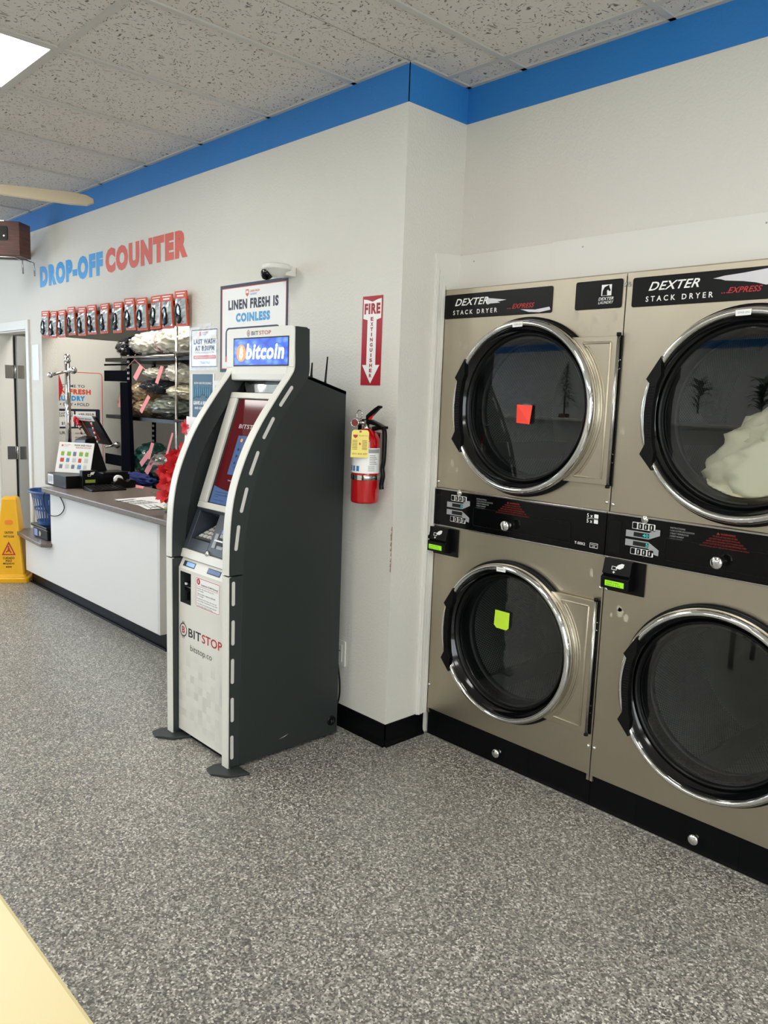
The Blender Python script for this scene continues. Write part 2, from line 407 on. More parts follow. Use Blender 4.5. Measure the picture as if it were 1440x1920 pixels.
struct('wall_right', MB(M_wall).box(0, RX1, WD, WD+.12, 1.965, H), 'off-white textured wall above the stacked dryers')
struct('wall_right_end', MB(M_wall).box(1.72, RX1, WD, WD+.12, 0, 1.965), 'off-white wall to the right of the dryers')
struct('wall_dryer_back', MB(M_wall2).box(0, 1.9, 1.25, 1.35, 0, 1.95), 'wall hidden behind the dryers')
struct('wall_back_room', MB(M_wall2).box(-6.6, -0.9, 2.3, 2.4, 0, H).box(-6.7, -6.6, .12, 2.4, 0, H).box(-1.0, -0.9, .12, 2.3, 0, H), 'pale wall of the room behind the counter')
struct('wall_east', MB(M_wall2).box(RX1, RX1+.1, RY0, -5.4, 0, H).box(RX1, RX1+.1, -1.0, .5, 0, H).box(RX1, RX1+.1, -5.4, -1.0, 0, .5).box(RX1, RX1+.1, -5.4, -1.0, 2.5, H))
struct('wall_south', MB(M_wall2).box(RX0, RX1, RY0-.1, RY0, 0, H), 'far white wall behind the camera')
struct('wall_west', MB(M_wall2).box(RX0-.1, RX0, RY0, -5.8, 0, H).box(RX0-.1, RX0, -1.4, 0.12, 0, H).box(RX0-.1, RX0, -5.8, -1.4, 0, 0.5).box(RX0-.1, RX0, -5.8, -1.4, 2.5, H))
wf = MB(M_trimw)
for y in (-5.8, -4.35, -2.9, -1.45): wf.box(RX0-.08, RX0-.02, y, y+.05, .5, 2.5)
wf.box(RX0-.08, RX0-.02, -5.8, -1.4, .5, .55).box(RX0-.08, RX0-.02, -5.8, -1.4, 2.45, 2.5)
wf2 = MB(M_trimw)
for y in (-5.4, -3.95, -2.5, -1.05): wf2.box(RX1+.02, RX1+.08, y, y+.05, .5, 2.5)
wf2.box(RX1+.02, RX1+.08, -5.4, -1.0, .5, .55).box(RX1+.02, RX1+.08, -5.4, -1.0, 2.45, 2.5)
win2 = struct('window_added_east', wf2, 'unseen window frame added at the right for fill light')  # east window is an unseen addition, opened for the fill light
part('pane', MB(glassy('added_window_glass', (0.95, 0.97, 0.97, 1))).box(RX1+.05, RX1+.055, -5.35, -1.05, .55, 2.45), win2)
win = struct('window_1', wf, 'shop window frame off to the left')
part('pane', MB(glassy('window_glass', (0.95, 0.97, 0.97, 1))).box(RX0-.055, RX0-.05, -5.75, -1.45, .55, 2.45), win)
BB = H-0.1426
struct('trim_1', MB(M_blue).box(RX0, 0.003, -.003, 0, BB, H), 'blue painted band under the ceiling on the counter wall')
struct('trim_2', MB(M_blue).box(0, .003, -.003, WD-.003, BB, H), 'short blue painted band on the wall return')
struct('trim_3', MB(M_blue).box(0.003, RX1, WD-.003, WD, BB, H), 'blue painted band above the dryers')
struct('trim_4', MB(M_blue).box(RX0, RX1, RY0, RY0+.003, BB, H), 'blue painted band on the far wall')
# worn edge on the wall corner
chip = MB(mat('bare_plaster', '#9c8c78', 0.9))
for k in range(9):
    z = 0.78+0.022*k+random.uniform(-.004, .004); chip.poly(WY(0), [(-.007-random.random()*.006, z), (-.0005, z-.004), (-.0005, z+.02), (-.004-random.random()*.005, z+.014)], 0.0008)
struct('trim_5', chip, 'chipped plaster on the wall corner')
# cove base
def cove(name, F, u0, u1, h, lab):
    P = [(0.0, 0.0), (0.016, 0.0), (0.014, 0.006), (0.006, 0.016), (0.004, 0.03), (0.004, h-.002), (0.0, h)]
    m = MB(M_black)
    v = [F.p(u, b, a) for u in (u0, u1) for a, b in P]; n = len(P)
    m.add(v, [(i, (i+1) % n, n+(i+1) % n, n+i) for i in range(n)]+[tuple(range(n)), tuple(range(2*n-1, n-1, -1))]); return struct(name, m, lab)
cove('baseboard_main', WY(0), -1.72, 0.004, 0.10, 'black vinyl base at the foot of the counter wall')
cove('baseboard_left', WY(0), RX0, DX0-.06, 0.10, 'black vinyl base left of the doorway')
cove('baseboard_return', WX(0.0), -0.004, 0.235, 0.10, 'black vinyl base around the wall corner')
cove('baseboard_right', WY(WD), 1.73, RX1, 0.10, 'black vinyl base right of the dryers')
# ---- ceiling with lay-in tiles
ceil = struct('ceiling', MB(M_tee).box(RX0-.2, RX1+.2, RY0-.2, 2.4, H+.06, H+.12), 'suspended ceiling of fissured white tiles')
T = 0.6096; GX0 = -0.318; GY = -0.985
cols = [GX0+T*k for k in range(-13, 9)]
rows = [GY-2*T*k for k in range(0, 6)]
FIX = [(-2, 0), (-6, 0), (-10, 0), (2, 0), (6, 0), (-4, 2), (-8, 2), (0, 2), (4, 2), (-12, 2), (-2, 3), (-6, 3), (2, 3)]      # (column index, row) light fixtures
tiles = {}
def tile(x0, x1, y0, y1):
    if x1-x0 < .02 or y1-y0 < .02: return
    k = (round(x1-x0, 3), round(y1-y0, 3))
    if k not in tiles:
        mb = MB(M_tile).box(0.004, x1-x0-.004, 0.004, y1-y0-.004, 0.0, 0.016); me = _mesh('ceiling_tile', mb, Vector()); tiles[k] = me
    o = bpy.data.objects.new('ceiling_tile', tiles[k]); COL.objects.link(o); o.parent = ceil; o.location = (x0, y0, H+.003)
def ci(k): return GX0+T*k
for k in range(-13, 8):
    x0, x1 = max(ci(k), RX0), min(ci(k+1), RX1)
    for r in range(-1, 6):
        y1, y0 = (GY-2*T*(r), max(GY-2*T*(r+1), RY0))
        if r == -1:
            y0 = GY; top = 0.205
            if x1 <= 0.01: tile(x0, x1, y0, 0.0)
            elif x0 < 0:
                tile(x0, 0.0, y0, 0.0); tile(0.0, x1, y0, top)
            else: tile(x0, x1, y0, top)
            if x1 > 0: tile(max(x0, 0), x1, top, WD)
            continue
        if (k, r) in FIX or (k-0, r) in FIX: continue
        tile(x0, x1, y0, y1)
def bar(x0, x1, y0, y1, dz=0.0):
    part('ceiling_grid_bar', MB(M_tee).box(x0, x1, y0, y1, H-.004+dz, H+.003).box((x0+x1)/2-.002, (x0+x1)/2+.002, (y0+y1)/2-.002, (y0+y1)/2+.002, H, H+.06), ceil)
for k in range(-12, 9):
    x = ci(k)
    if RX0 < x < RX1: bar(x-.012, x+.012, RY0, 0.0 if x < 0 else WD)
for y in rows:
    if y > RY0: bar(RX0, RX1, y-.012, y+.012, .0006)
bar(0.0, RX1, 0.193, 0.217, .0006)
for a in ((RX0, 0, -.022, 0.0), (0.0, .022, 0.0, WD), (.0, RX1, WD-.022, WD)): bar(*a)
FLAB = {(-2, 0): ('bright flat square-edged ceiling light panel at the upper left of the photo', None)}
for (k, r) in FIX:
    x0, x1, y1, y0 = ci(k)-T+T, ci(k+1), GY-2*T*r, GY-2*T*(r+1)
    lab, g = FLAB.get((k, r), ('flat ceiling light panel outside the photo among the tiles', 'ceiling light panels out of frame'))
    f = root('ceiling_light', lab, 'ceiling light', ((x0+x1)/2, (y0+y1)/2, H), g)
    part('frame', MB(M_tee).frame(Fr((0, 0, H-.006), (1, 0, 0), (0, -1, 0)), x0+.004, x1-.004, -y1+.004, -y0-.004, .022, -.03, 0.0), f)
    part('diffuser', MB(M_light).box(x0+.02, x1-.02, y0+.02, y1-.02, H-.004, H+.01), f)

# ---- casing and boards round the dryers
cs = MB(M_trimw)
cs.box(0, .012, .183, .245, 0.10, 2.06); cs.box(.012, .018, .19, .2, .10, 2.05); cs.box(.012, .017, .207, .213, .10, 2.04); cs.box(.012, .016, .228, .243, .10, 2.02)
struct('trim_6', cs, 'white fluted door casing beside the left dryer', .0015)
struct('trim_7', MB(M_trimw).poly(WX(0.0), [(.183, 2.105), (.34, 2.117), (.34, 1.965), (.25, 1.965), (.245, 1.99), (.195, 2.06), (.183, 2.06)], 0, .013), 'short white board on the wall return above the casing')
struct('trim_8', MB(M_trimw).box(.013, .482, WD-.016, WD, 1.955, 2.114), 'left white header board above the dryers')
struct('trim_9', MB(M_trimw).box(.484, 1.75, WD-.021, WD, 1.955, 2.117), 'right white header board above the dryers')
nl = MB(M_grey)
for x in (.09, .62, 1.28, 1.5): nl.disc(WY(WD-.021 if x > .48 else WD-.016), x, 2.085, .0035, 0.0006, None, 8)
struct('trim_10', nl, 'nail heads in the header boards')

# ---- doorway at the far left
dc = MB(M_trimw)
dc.box(DX1, DX1+.055, -.014, 0, 0, DZ+.07).box(DX0-.055, DX0, -.014, 0, 0, DZ+.07).box(DX0, DX1, -.014, 0, DZ, DZ+.07)
dc.box(DX1-.012, DX1, 0, .12, 0, DZ).box(DX0, DX0+.012, 0, .12, 0, DZ).box(DX0, DX1, 0, .12, DZ-.012, DZ)
struct('door_1', dc, 'white door frame at the left end of the counter wall', .002)
dl = MB(M_door).box(DX0+.02, DX0+.06, .135, .80, .012, DZ-.02)
dleaf = struct('door_2', dl, 'grey door leaf standing open inside the left doorway', .002)
for z in (1.62, .93):
    part('hinge', MB(M_dullchrome).box(DX0+.012, DX0+.016, .05, .125, z-.055, z+.055).tube([(DX0+.03, .128, z-.055), (DX0+.03, .128, z+.055)], .008).box(DX0+.06, DX0+.063, .137, .19, z-.055, z+.055), dleaf)
part('gap', MB(M_void).box(DX0+.013, DX0+.02, .121, .1345, .012, DZ-.02), dleaf)
# inner door with the welcome sign
BX = -4.60
d3 = struct('door_3', MB(M_wall2).box(BX-.045, BX, .25, .978, .02, 1.93), 'pale inner door standing open behind the pass-through', .002)
hd = MB(M_dullchrome); hd.lathe(Fr((BX, .93, 1.0), (0, 1, 0), (0, 0, 1)), [(0, .0), (.03, .0), (.03, .012), (.012, .014), (.012, .05), (0, .05)], 20)
hd.tube([(BX+.045, .93, 1.0), (BX+.048, .88, .998), (BX+.045, .80, .985)], .011)
part('handle', hd, d3)
sg = MB(mat('sign_paper_pale', '#dad7cf', 0.6)); F = WX(BX+.001); sg.fbox(F, .05+.2, .815, .72, 1.655, 0, .002)
sg.use(M_coral).frame(F, .27, .801, .76, 1.641, .006, .002, .0026, .03)
sg.use(M_navy); sg.text(F, 'WELCOME TO', .34, 1.506, .30, .024, .003, .01); sg.text(F, 'WASH', .30, 1.347, .10, .026, .003, .01); sg.text(F, 'DRY', .45, 1.347, .085, .026, .003, .01); sg.text(F, 'FOLD', .573, 1.347, .105, .026, .003, .01)
sg.disc(F, .425, 1.36, .006, .003, None, 10).disc(F, .553, 1.36, .006, .003, None, 10)
sg.use(M_coral).text(F, 'LINEN FRESH', .28, 1.448, .414, .044, .003, .08); sg.use(M_bluev).text(F, 'LAUNDRY', .36, 1.390, .282, .044, .003, .08)
sg.use(M_navy).rrect(F, .30, .775, 1.15, 1.32, .012, .0025)
sg.use(M_white).fbox(F, .31, .54, 1.165, 1.30, .0027, .003).fbox(F, .555, .735, 1.235, 1.30, .0027, .003).fbox(F, .555, .76, 1.165, 1.228, .0027, .003)
sg.use(M_ink).text(F, 'EXPRESS', .41, 1.272, .12, .018, .0035, .02).text(F, 'SERVICE', .41, 1.25, .12, .018, .0035, .02).text(F, '+$0.30/LB', .58, 1.262, .14, .022, .0035, .02).text(F, '$1.75', .43, 1.18, .08, .028, .0035, .02).text(F, 'YOUR', .36, 1.10, .10, .026, .003, .02)
for k, z in enumerate((1.10, 1.065, 1.045, .99, .945, .9)): sg.text(F, ('FREE PICKUP AND DELIVERY', 'PROFESSIONAL SORTING', 'AND PACKAGING', 'FOR ALL GARMENTS', 'SAME DAY SERVICE', 'HYPOALLERGENIC SOAP')[k], .55, z, .2, .012, .003, .01)
sg.use(M_bluev).text(F, 'total', .40, 1.0, .07, .035, .003, .02); sg.use(M_red).poly(F, [(.40, 1.72-.05), (.40, 1.34), (.45, 1.5)], .0036)
part('welcome_sign', sg, d3, label='tall white welcome sign with coral outline and blue and coral lettering')

# ================================================================== WALL LETTERING
F = WY(0)
single('wall_lettering', MB(M_bluev).text(F, 'DROP-OFF', -3.845, 2.229, 1.08, .153, .0012, .10), 'large blue wall word reading DROP-OFF above the counter', 'wall lettering')
single('wall_lettering', MB(M_coral).text(F, 'COUNTER', -2.725, 2.234, 1.035, .154, .0012, .10), 'large coral wall word reading COUNTER above the counter', 'wall lettering')

# ================================================================== DRYERS
M_bgl2 = mat('black_gloss_bezel', '#060708', 0.1, spec=0.5)
M_blackin = mat('dryer_inner_dark_grey', '#15181a', 0.6)  # one even dark grey for the door collar
def knob(F, u, v, par, s=1.0):
    g = Fr(F.p(u, v, 0), F.u, F.v); m = MB(M_chrome)
    m.lathe(g, [(0, 0), (.010*s, 0), (.010*s, .012*s), (.007*s, .014*s), (.007*s, .022*s), (.016*s, .026*s), (.020*s, .032*s), (.0205*s, .040*s), (.017*s, .045*s), (0, .047*s)], 24)
    return part('knob', m, par)
def dryer_door(t, X, cu, cz, R, lab, sticker, F0, key):
    F = Fr(F0.p(X+cu, cz, 0), F0.u, F0.v)      # centred frame
    d = root('x', lab, 'x'); bpy.data.objects.remove(d)
    ring = MB(M_chrome); s = R/.335
    ring.lathe(F, [(.333*s, .016), (.336*s, .030), (.334*s, .045), (.328*s, .055), (.321*s, .060), (.314*s, .059), (.310*s, .052), (.309*s, .047)], 96)
    ro = part('door', ring, t, label=lab)
    gk = MB(M_gasket); gk.lathe(F, [(.346*s, .0005), (.346*s, .014), (.338*s, .019), (.333*s, .018)], 96).use(M_bgl2).lathe(F, [(.3095*s, .0475), (.303*s, .040), (.293*s, .012), (.288*s, .010)], 96).use(M_gasket).lathe(F, [(.288*s, .010), (.286*s, .018), (.280*s, .019), (.276*s, .006), (.272*s, -.002), (.268*s, .004), (.263*s, .001), (.260*s, -.03), (.258*s, -.05)], 96)
    part('gasket', gk, ro)
    part('glass', MB(M_glass).lathe(F, [(.277*s, .004), (.2*s, .0065), (.1*s, .008), (.02*s, .0085), (.0001, .0085)], 64), ro)
    # hinge plate
    hx, hz = .392, .262*s; rc = .334*s
    a0 = math.asin(hz/rc)
    arc = [(rc*math.cos(a0-2*a0*i/20), rc*math.sin(a0-2*a0*i/20)) for i in range(21)]
    hp = MB(M_steel).poly(F, [(hx, hz)]+arc+[(hx, -hz)], .004, .020)
    r2 = .350*s; h2 = hz-.022; a2 = math.asin(h2/r2)
    loop = [(hx-.024, h2), ] + [(r2*math.cos(a2-2*a2*i/20), r2*math.sin(a2-2*a2*i/20)) for i in range(21)] + [(hx-.024, -h2), (hx-.024, h2)]
    hp.tube([F.p(a, b, .021) for a, b in loop], .0045, 6)
    loop = [(r2+.010)*1 and ((r2+.010)*math.cos(a2*.92*(1-i/10)), (r2+.010)*math.sin(a2*.92*(1-i/10))) for i in range(21)]
    hp.tube([F.p(a, b, .0195) for a, b in loop], .0028, 6)
    part('hinge_plate', hp, ro, bev=.003)
    hb = MB(M_gasket).fbox(F, hx+.004, hx+.013, -hz-.002, hz+.002, .0005, .006).tube([F.p(hx, hz, .013), F.p(hx, hz+.012, .013)], .008, 10).tube([F.p(hx, -hz, .013), F.p(hx, -hz-.010, .013)], .008, 10).use(M_dullchrome).tube([F.p(hx, -hz, .013), F.p(hx, hz, .013)], .0075, 12)  # black strip beside the rod puts the gap's shadow into colour
    for k in (-.18, -.15, .15, .18): hb.use(M_dullchrome).disc(F, hx+.009, k*s, .0025, .006, .008, 8)
    part('hinge', hb, ro)
    # handle : black bar with arrow ends following the left of the ring
    hd = MB(M_bplate)
    P = [(.172, 0.004, -.302), (.118, .026, -.305), (.104, .013, -.306), (-.098, .013, -.306), (-.128, .030, -.303), (-.185, 0.004, -.290)]
    OL = [(-.262, .188), (-.310, .112), (-.297, .098), (-.303, .05), (-.306, 0), (-.303, -.05), (-.297, -.105), (-.313, -.138), (-.266, -.190)]
    IL = [(-.262, -.128), (-.270, -.105), (-.277, -.05), (-.279, 0), (-.277, .05), (-.270, .098), (-.258, .125)]
    hd.poly(F, [(a*s, b*s) for a, b in OL+IL], .045, .070)
    for k in range(19):
        z = (-.088+.176*k/18)*s; e = -.306*s+abs(z)*.06; hd.fbox(F, e+.006, e+.024, z-.0024, z+.0024, .070, .073)
    part('handle', hd, ro, bev=.003)
    if sticker:
        a = PI/2+.04
        st = MB(M_white).poly(F, [(.324*s*math.cos(a+e), .324*s*math.sin(a+e)) for e in (-.075, .075)]+[(.306*s*math.cos(a+e), .306*s*math.sin(a+e)) for e in (.075, -.075)], .0612)
        st.use(M_grey).text(F, sticker, .315*s*math.cos(a+.05), .311*s, .034, .006, .0616, .02); part('sticker', st, ro)
    # interior : drum
    D = MB(M_blackin); D.lathe(F, [(.30*s, -.002), (.30*s, -.06), (.262*s, -.06), (.262*s, -.09), (.37*s, -.092)], 72); part('door_collar', D, ro)
    D = MB(M_drum); D.lathe(F, [(.37, -.09), (.37, -.72)], 96); dr = part('drum', D, t, org=F.p(0, 0, -.09))
    back = MB(M_drumback).lathe(F, [(.37, -.72), (.24, -.722), (.235, -.70), (.12, -.70), (.10, -.66), (.03, -.655), (0.0001, -.655)], 72); part('drum_back', back, dr)
    for k in range(4):
        a = key+k*PI/2; ca, sa = math.cos(a), math.sin(a); tx, tz = -sa, ca
        B = [F.p(ca*.369+tx*e, sa*.369+tz*e, c) for c in (-.10, -.70) for e in (-.045, .045)] + [F.p(ca*.29, sa*.29, c) for c in (-.11, -.69)]
        part('drum_lifter', MB(M_drumback).add(B, [(0, 1, 4), (2, 5, 3), (0, 4, 5, 2), (1, 3, 5, 4), (0, 2, 3, 1)]), dr)
    return ro
def make_dryer(X, lab, which):
    Y0 = .2459; Wd = .846; F = WY(Y0); F.o.x = X; zb, zt = .123, 1.962
    t = root('stack_dryer', lab, 'dryer', (X+Wd/2, Y0+.4, 0.0))
    body = MB(M_steel).box(X+.001, X+.012, Y0+.002, Y0+.85, .10, zt).box(X+Wd-.012, X+Wd-.001, Y0+.002, Y0+.85, .10, zt).box(X, X+Wd, Y0+.001, Y0+.85, zt-.012, zt).box(X, X+Wd, Y0+.84, Y0+.85, .10, zt)
    part('cabinet', body, t)
    U = MB(M_steel).plate_hole(F, .0015, Wd-.0015, 1.1285, zt-.001, .447, 1.484, .30, -.02, 0.0); U.box(X, X+Wd, Y0+.001, Y0+.03, zt-.004, zt+.001)
    up = part('upper_front_panel', U, t, bev=.002)
    L = MB(M_steel).plate_hole(F, .0015, Wd-.0015, zb, .9665, .436, .540, .29, -.02, 0.0)
    part('lower_front_panel', L, t, bev=.002)
    # residue marks
    rs = mat('tape_residue', '#bcb5a4', 0.65, 0.3)
    rm = MB(rs)
    for _ in range(13):
        u, z = random.choice([(random.uniform(.02, .13), random.uniform(1.2, 1.75)), (random.uniform(.6, .82), random.uniform(1.76, 1.83)), (random.uniform(.5, .8), random.uniform(.84, .95)), (random.uniform(.03, .1), random.uniform(.75, .92))])
        a = random.uniform(0, 3); r = random.uniform(.006, .017)
        rm.poly(F, [(u+r*math.cos(a+k*PI/3)*random.uniform(.5, 1.2), z+r*math.sin(a+k*PI/3)*random.uniform(.7, 1.8)) for k in range(6)], .0006)
    part('residue', rm, up, label='pale tape residue marks', kind='stuff')
    # name plates
    u0 = 0.004 if which == 0 else .024
    P = MB(M_bplate)
    P.rrect(F, u0, .545, 1.842, 1.940, .008, 0, .0035) ; pl = part('name_plate', P, t, bev=.001)
    tx = MB(M_white)
    o = (.062 if which == 0 else .085)
    tx.text(F, 'DEXTER', o, 1.893, .175, .028, .0042, .02, .42); tx.text(F, 'S T A C K   D R Y E R', o-.008, 1.857, .232, .018, .0042, .02)
    part('lettering', tx, pl)
    sw = MB(mat('silver_brush_stroke', '#cfcdd2', 0.35, 0.4))
    if which == 0:
        sw.poly(F, [(.225, 1.916), (.26, 1.912), (.33, 1.903), (.285, 1.898), (.30, 1.893), (.25, 1.893), (.235, 1.889)], .0040)
        part('swoosh', sw, pl); sw = MB(sw.mats[0])
        sw.poly(F, [(.40, 1.862), (.47, 1.857), (.535, 1.864), (.54, 1.853), (.49, 1.846), (.44, 1.850)], .0040)
    else:
        sw.poly(F, [(.305, 1.915), (.34, 1.921), (.40, 1.925), (.47, 1.932), (.54, 1.93), (.54, 1.885), (.47, 1.884), (.44, 1.893), (.40, 1.900), (.345, 1.906), (.33, 1.911)], .0040)
    part('swoosh', sw, pl)
    part('lettering', MB(M_red).text(F, 'EXPRESS', .36-(0 if which == 0 else .005), 1.866, .10, .018, .0044, .02, .4).text(F, '...', .335, 1.866, .02, .004, .0044), pl, label='red slanted lettering')
    P2 = MB(M_bplate).rrect(F, .645, .834, 1.844, 1.943, .008, 0, .0035); p2 = part('logo_plate', P2, t, bev=.001)
    e = MB(M_white).fbox(F, .752, .792, 1.888, 1.926, .0036, .0040)
    e.use(M_bplate).poly(F, [(.756, 1.889), (.757, 1.905), (.764, 1.918), (.775, 1.922), (.781, 1.925), (.784, 1.915), (.789, 1.905), (.785, 1.902), (.778, 1.908), (.774, 1.905), (.776, 1.889)], .0044)
    e.use(M_white).text(F, 'DEXTER', .742, 1.873, .06, .010, .0044, .02, .3).text(F, 'LAUNDRY', .742, 1.860, .058, .010, .0044, .01, .3)
    part('emblem', e, p2, label='white square horse head emblem')
    if which == 0:
        part('number', MB(M_dullchrome).text(WY(Y0-.004), '95', X+.838, 1.913, .026, .016, .0, .02).add([], []), t, label='small metal number 95')
    # control panel
    cp = MB(M_bgloss).fbox(F, .0005, Wd-.0005, .9695, 1.1225, -.02, .012)
    cpo = part('control_panel', cp, t, bev=.002)
    ed = MB(M_dullchrome).fbox(F, 0, Wd, 1.1225, 1.1285, -.01, .014).fbox(F, 0, Wd, .9645, .9695, -.01, .014); part('edge_trim', ed, t, bev=.001)
    G = WY(Y0-.012); G.o.x = X
    dd = MB(M_bplate).frame(G, .225, .700, .990, 1.068, .003, 0, .0015, .006); dd.rrect(G, .01, .058, .985, 1.10, .004, 0, .001)
    part('drawer_outline', dd, cpo); kn = knob(G, .421, 1.020, cpo)
    dp = MB(M_grey)
    dp.poly(G, [(.078, 1.075), (.165, 1.075), (.190, 1.090), (.205, 1.090), (.205, 1.070), (.165, 1.052), (.078, 1.052)], .0008)
    dp.poly(G, [(.078, 1.043), (.165, 1.043), (.205, 1.020), (.205, 1.000), (.190, 1.002), (.165, 1.020), (.078, 1.020)], .0008)
    dp.use(M_white).rrect(G, .100, .186, 1.082, 1.106, .003, .0008).rrect(G, .100, .186, .992, 1.015, .003, .0008)
    dp.use(M_void).fbox(G, .108, .166, 1.056, 1.071, .001, .0014).fbox(G, .108, .166, 1.024, 1.039, .001, .0014)
    part('display', dp, cpo)
    for zz in (1.084, .994):
        bt = MB(M_bplate)
        for k in range(4): bt.rrect(G, .103+.021*k, .118+.021*k, zz, zz+.02, .003, .001, .003)
        bt.use(M_white)
        for k in range(1, 4): bt.fbox(G, .1085+.021*k, .1115+.021*k, zz+.004, zz+.016, .003, .0034)
        part('button_row', bt, cpo)
    cy = MB(M_cyan)
    if which == 0: cy.text(G, '0', .156, 1.058, .009, .011, .002, .02)
    else: cy.text(G, '40', .142, 1.058, .022, .011, .002, .02).text(G, '5', .156, 1.026, .009, .011, .002, .02)
    cy.use(M_red).disc(G, .15, .988, .0015, .001, None, 8).disc(G, .13, 1.11, .0015, .001, None, 8)
    part('digits', cy, cpo, label='glowing cyan digits')
    lt = MB(M_grey).text(G, 'INSTRUCTIONS', .240, 1.102, .052, .0055, .0008)
    for k, s_ in enumerate(('1 LOAD CLOTHES AND CLOSE DOOR', '2 SELECT TEMPERATURE', '3 INSERT PAYMENT', '4 PUSH START')): lt.text(G, s_, .240, 1.093-.0095*k, (.085, .065, .05, .045)[k], .0055, .0008)
    lt.use(M_white).text(G, '5 x', .765, 1.098, .024, .014, .0008, .02).text(G, '5 x', .765, 1.078, .024, .014, .0008, .02).rrect(G, .795, .812, 1.098, 1.112, .002, .0008).rrect(G, .795, .812, 1.078, 1.092, .002, .0008).fbox(G, .765, .812, 1.0945, 1.0955, .0008, .001)
    lt.text(G, 'T-50X2', .72, .992, .045, .010, .0008, .02).frame(G, .785, .818, .988, 1.006, .0015, .0004, .0008).text(G, 'SINGLE', .79, .998, .023, .004, .0008).text(G, 'USE', .795, .991, .012, .005, .0008)
    part('lettering', lt, cpo)
    wt = MB(M_warn).text(G, 'WARNING', .400+.01, 1.104, .048, .0065, .0008, .02).poly(G, [(.397, 1.104), (.408, 1.104), (.4025, 1.112)], .0008)
    for k, wd in enumerate((.08, .10, .12, .14, .16)): wt.text(G, ('TO REDUCE THE RISK OF FIRE', 'DO NOT DRY ARTICLES WITH OIL', 'NEVER LEAVE CHILDREN UNATTENDED NEAR', 'ALLOW CLOTHES TO COOL BEFORE REMOVING THEM', 'DISCONTINUE USE IF THE DRYER OVERHEATS OR SMELLS')[k], .425-wd/2, 1.095-.0085*k, wd, .005, .0008)
    part('warning_text', wt, cpo, label='red warning lettering')
    g2 = Fr(F.p(.145, 1.119, .013), F.u, F.v); part('lock', MB(M_chrome).lathe(g2, [(0, .004), (.006, .004), (.009, .002), (.011, 0), (.013, 0)], 20).lathe(g2, [(0, .006), (.004, .006), (.004, .003)], 16), cpo)
    # screws at the seams
    for k, (u, z) in enumerate(((.012, 1.155), (Wd-.012, 1.160), (.012, .845), (Wd-.012, .845), (.012, .235), (Wd-.012, .235))):
        part('screw', MB(M_chrome).lathe(Fr(F.p(u, z, 0), F.u, F.v), [(0, .006), (.004, .0055), (.0065, .003), (.007, 0)], 12), t)
    dryer_door(t, 0, .447, 1.484, .335, 'upper round door with chrome ring', 'DOOR UP 8', F, .55 if which == 0 else .2)
    dryer_door(t, 0, .436, .540, .325, 'lower round door with chrome ring', 'DOOR 7' if which == 0 else None, F, .9 if which == 0 else 1.25)
    # kick panel
    kp = MB(M_black).box(X, X+Wd, Y0+.012, Y0+.03, .0, .121); kp.box(X, X+Wd, Y0+.006, Y0+.012, .110, .121)
    for u in (.19, .56): kp.box(X+u, X+u+.002, Y0+.0105, Y0+.0125, 0, .11)
    kpo = part('kick_panel', kp, t, bev=.0015); K = WY(Y0+.012); K.o.x = X
    knob(K, .421, .060, kpo, .9)
    part('toe_strip', MB(M_dullchrome).box(X, X+Wd, Y0+.002, Y0+.011, 0, .004), t)
    return t
make_dryer(.012, 'left stainless stack dryer in the wall corner, red and green notes on its doors', 0)
make_dryer(.860, 'right stainless stack dryer cut by the photo edge, cream laundry inside', 1)
single('paper_note', MB(M_notered).add([WY(.228).p(a, b, c) for a, b, c in ((.437, 1.497, .004), (.507, 1.496, .0), (.503, 1.423, .006), (.436, 1.426, .001))], [(0, 1, 2, 3)]).use(M_film).fbox(WY(.228), .465, .503, 1.493, 1.502, .005, .0055), 'small red paper note taped inside the left dryer upper door', 'note')
single('paper_note', MB(M_notegrn).poly(WY(.2275), [(.386, .664), (.459, .664), (.458, .600), (.447, .590), (.396, .590), (.383, .601)], .0, .0006), 'small yellow-green paper note stuck on the left dryer lower door', 'note')
# laundry inside upper right drum
def folds(seed, amp, fr):
    def fn(d):
        q = Vector((d.x*fr+seed, d.y*fr, d.z*fr)); a = 1-abs(noise.noise(q))*2.0
        b = noise.noise(q*2.3+Vector((9, 3, 1)))
        return 1+amp*(a-.5)+amp*.4*b
    return fn
def drape(seed):
    def fn(d):
        q = Vector((d.x*1.3+seed, d.y, d.z*1.3)); w_ = noise.noise(q*1.1)*1.6
        r_ = 1-abs(math.sin((d.x*2.0-d.z*3.1)*2.1+w_*3.0))          # long folds running down to the left
        return 1+.16*noise.noise(q*1.5)+.10*(r_**2)+.05*noise.noise(q*5)
    return fn
lm = MB(M_cream_f); lm.blob((1.44, .41, 1.31), (.29, .17, .19), drape(3), 5); lm.blob((1.52, .39, 1.43), (.24, .14, .16), drape(8), 5); lm.blob((1.26, .40, 1.21), (.15, .12, .08), drape(5), 5)
for v in lm.vs:       # kept inside the drum and behind the glass
    dx, dz = v.x-1.307, v.z-1.484; rr0 = math.hypot(dx, dz); lim = .362 if v.y > .345 else .255
    if rr0 > lim: v.x = 1.307+dx*lim/rr0; v.z = 1.484+dz*lim/rr0
    v.y = max(v.y, .262)
Ld = single('laundry_load', lm, 'cream sheet tumbling in the upper right dryer drum', 'laundry')
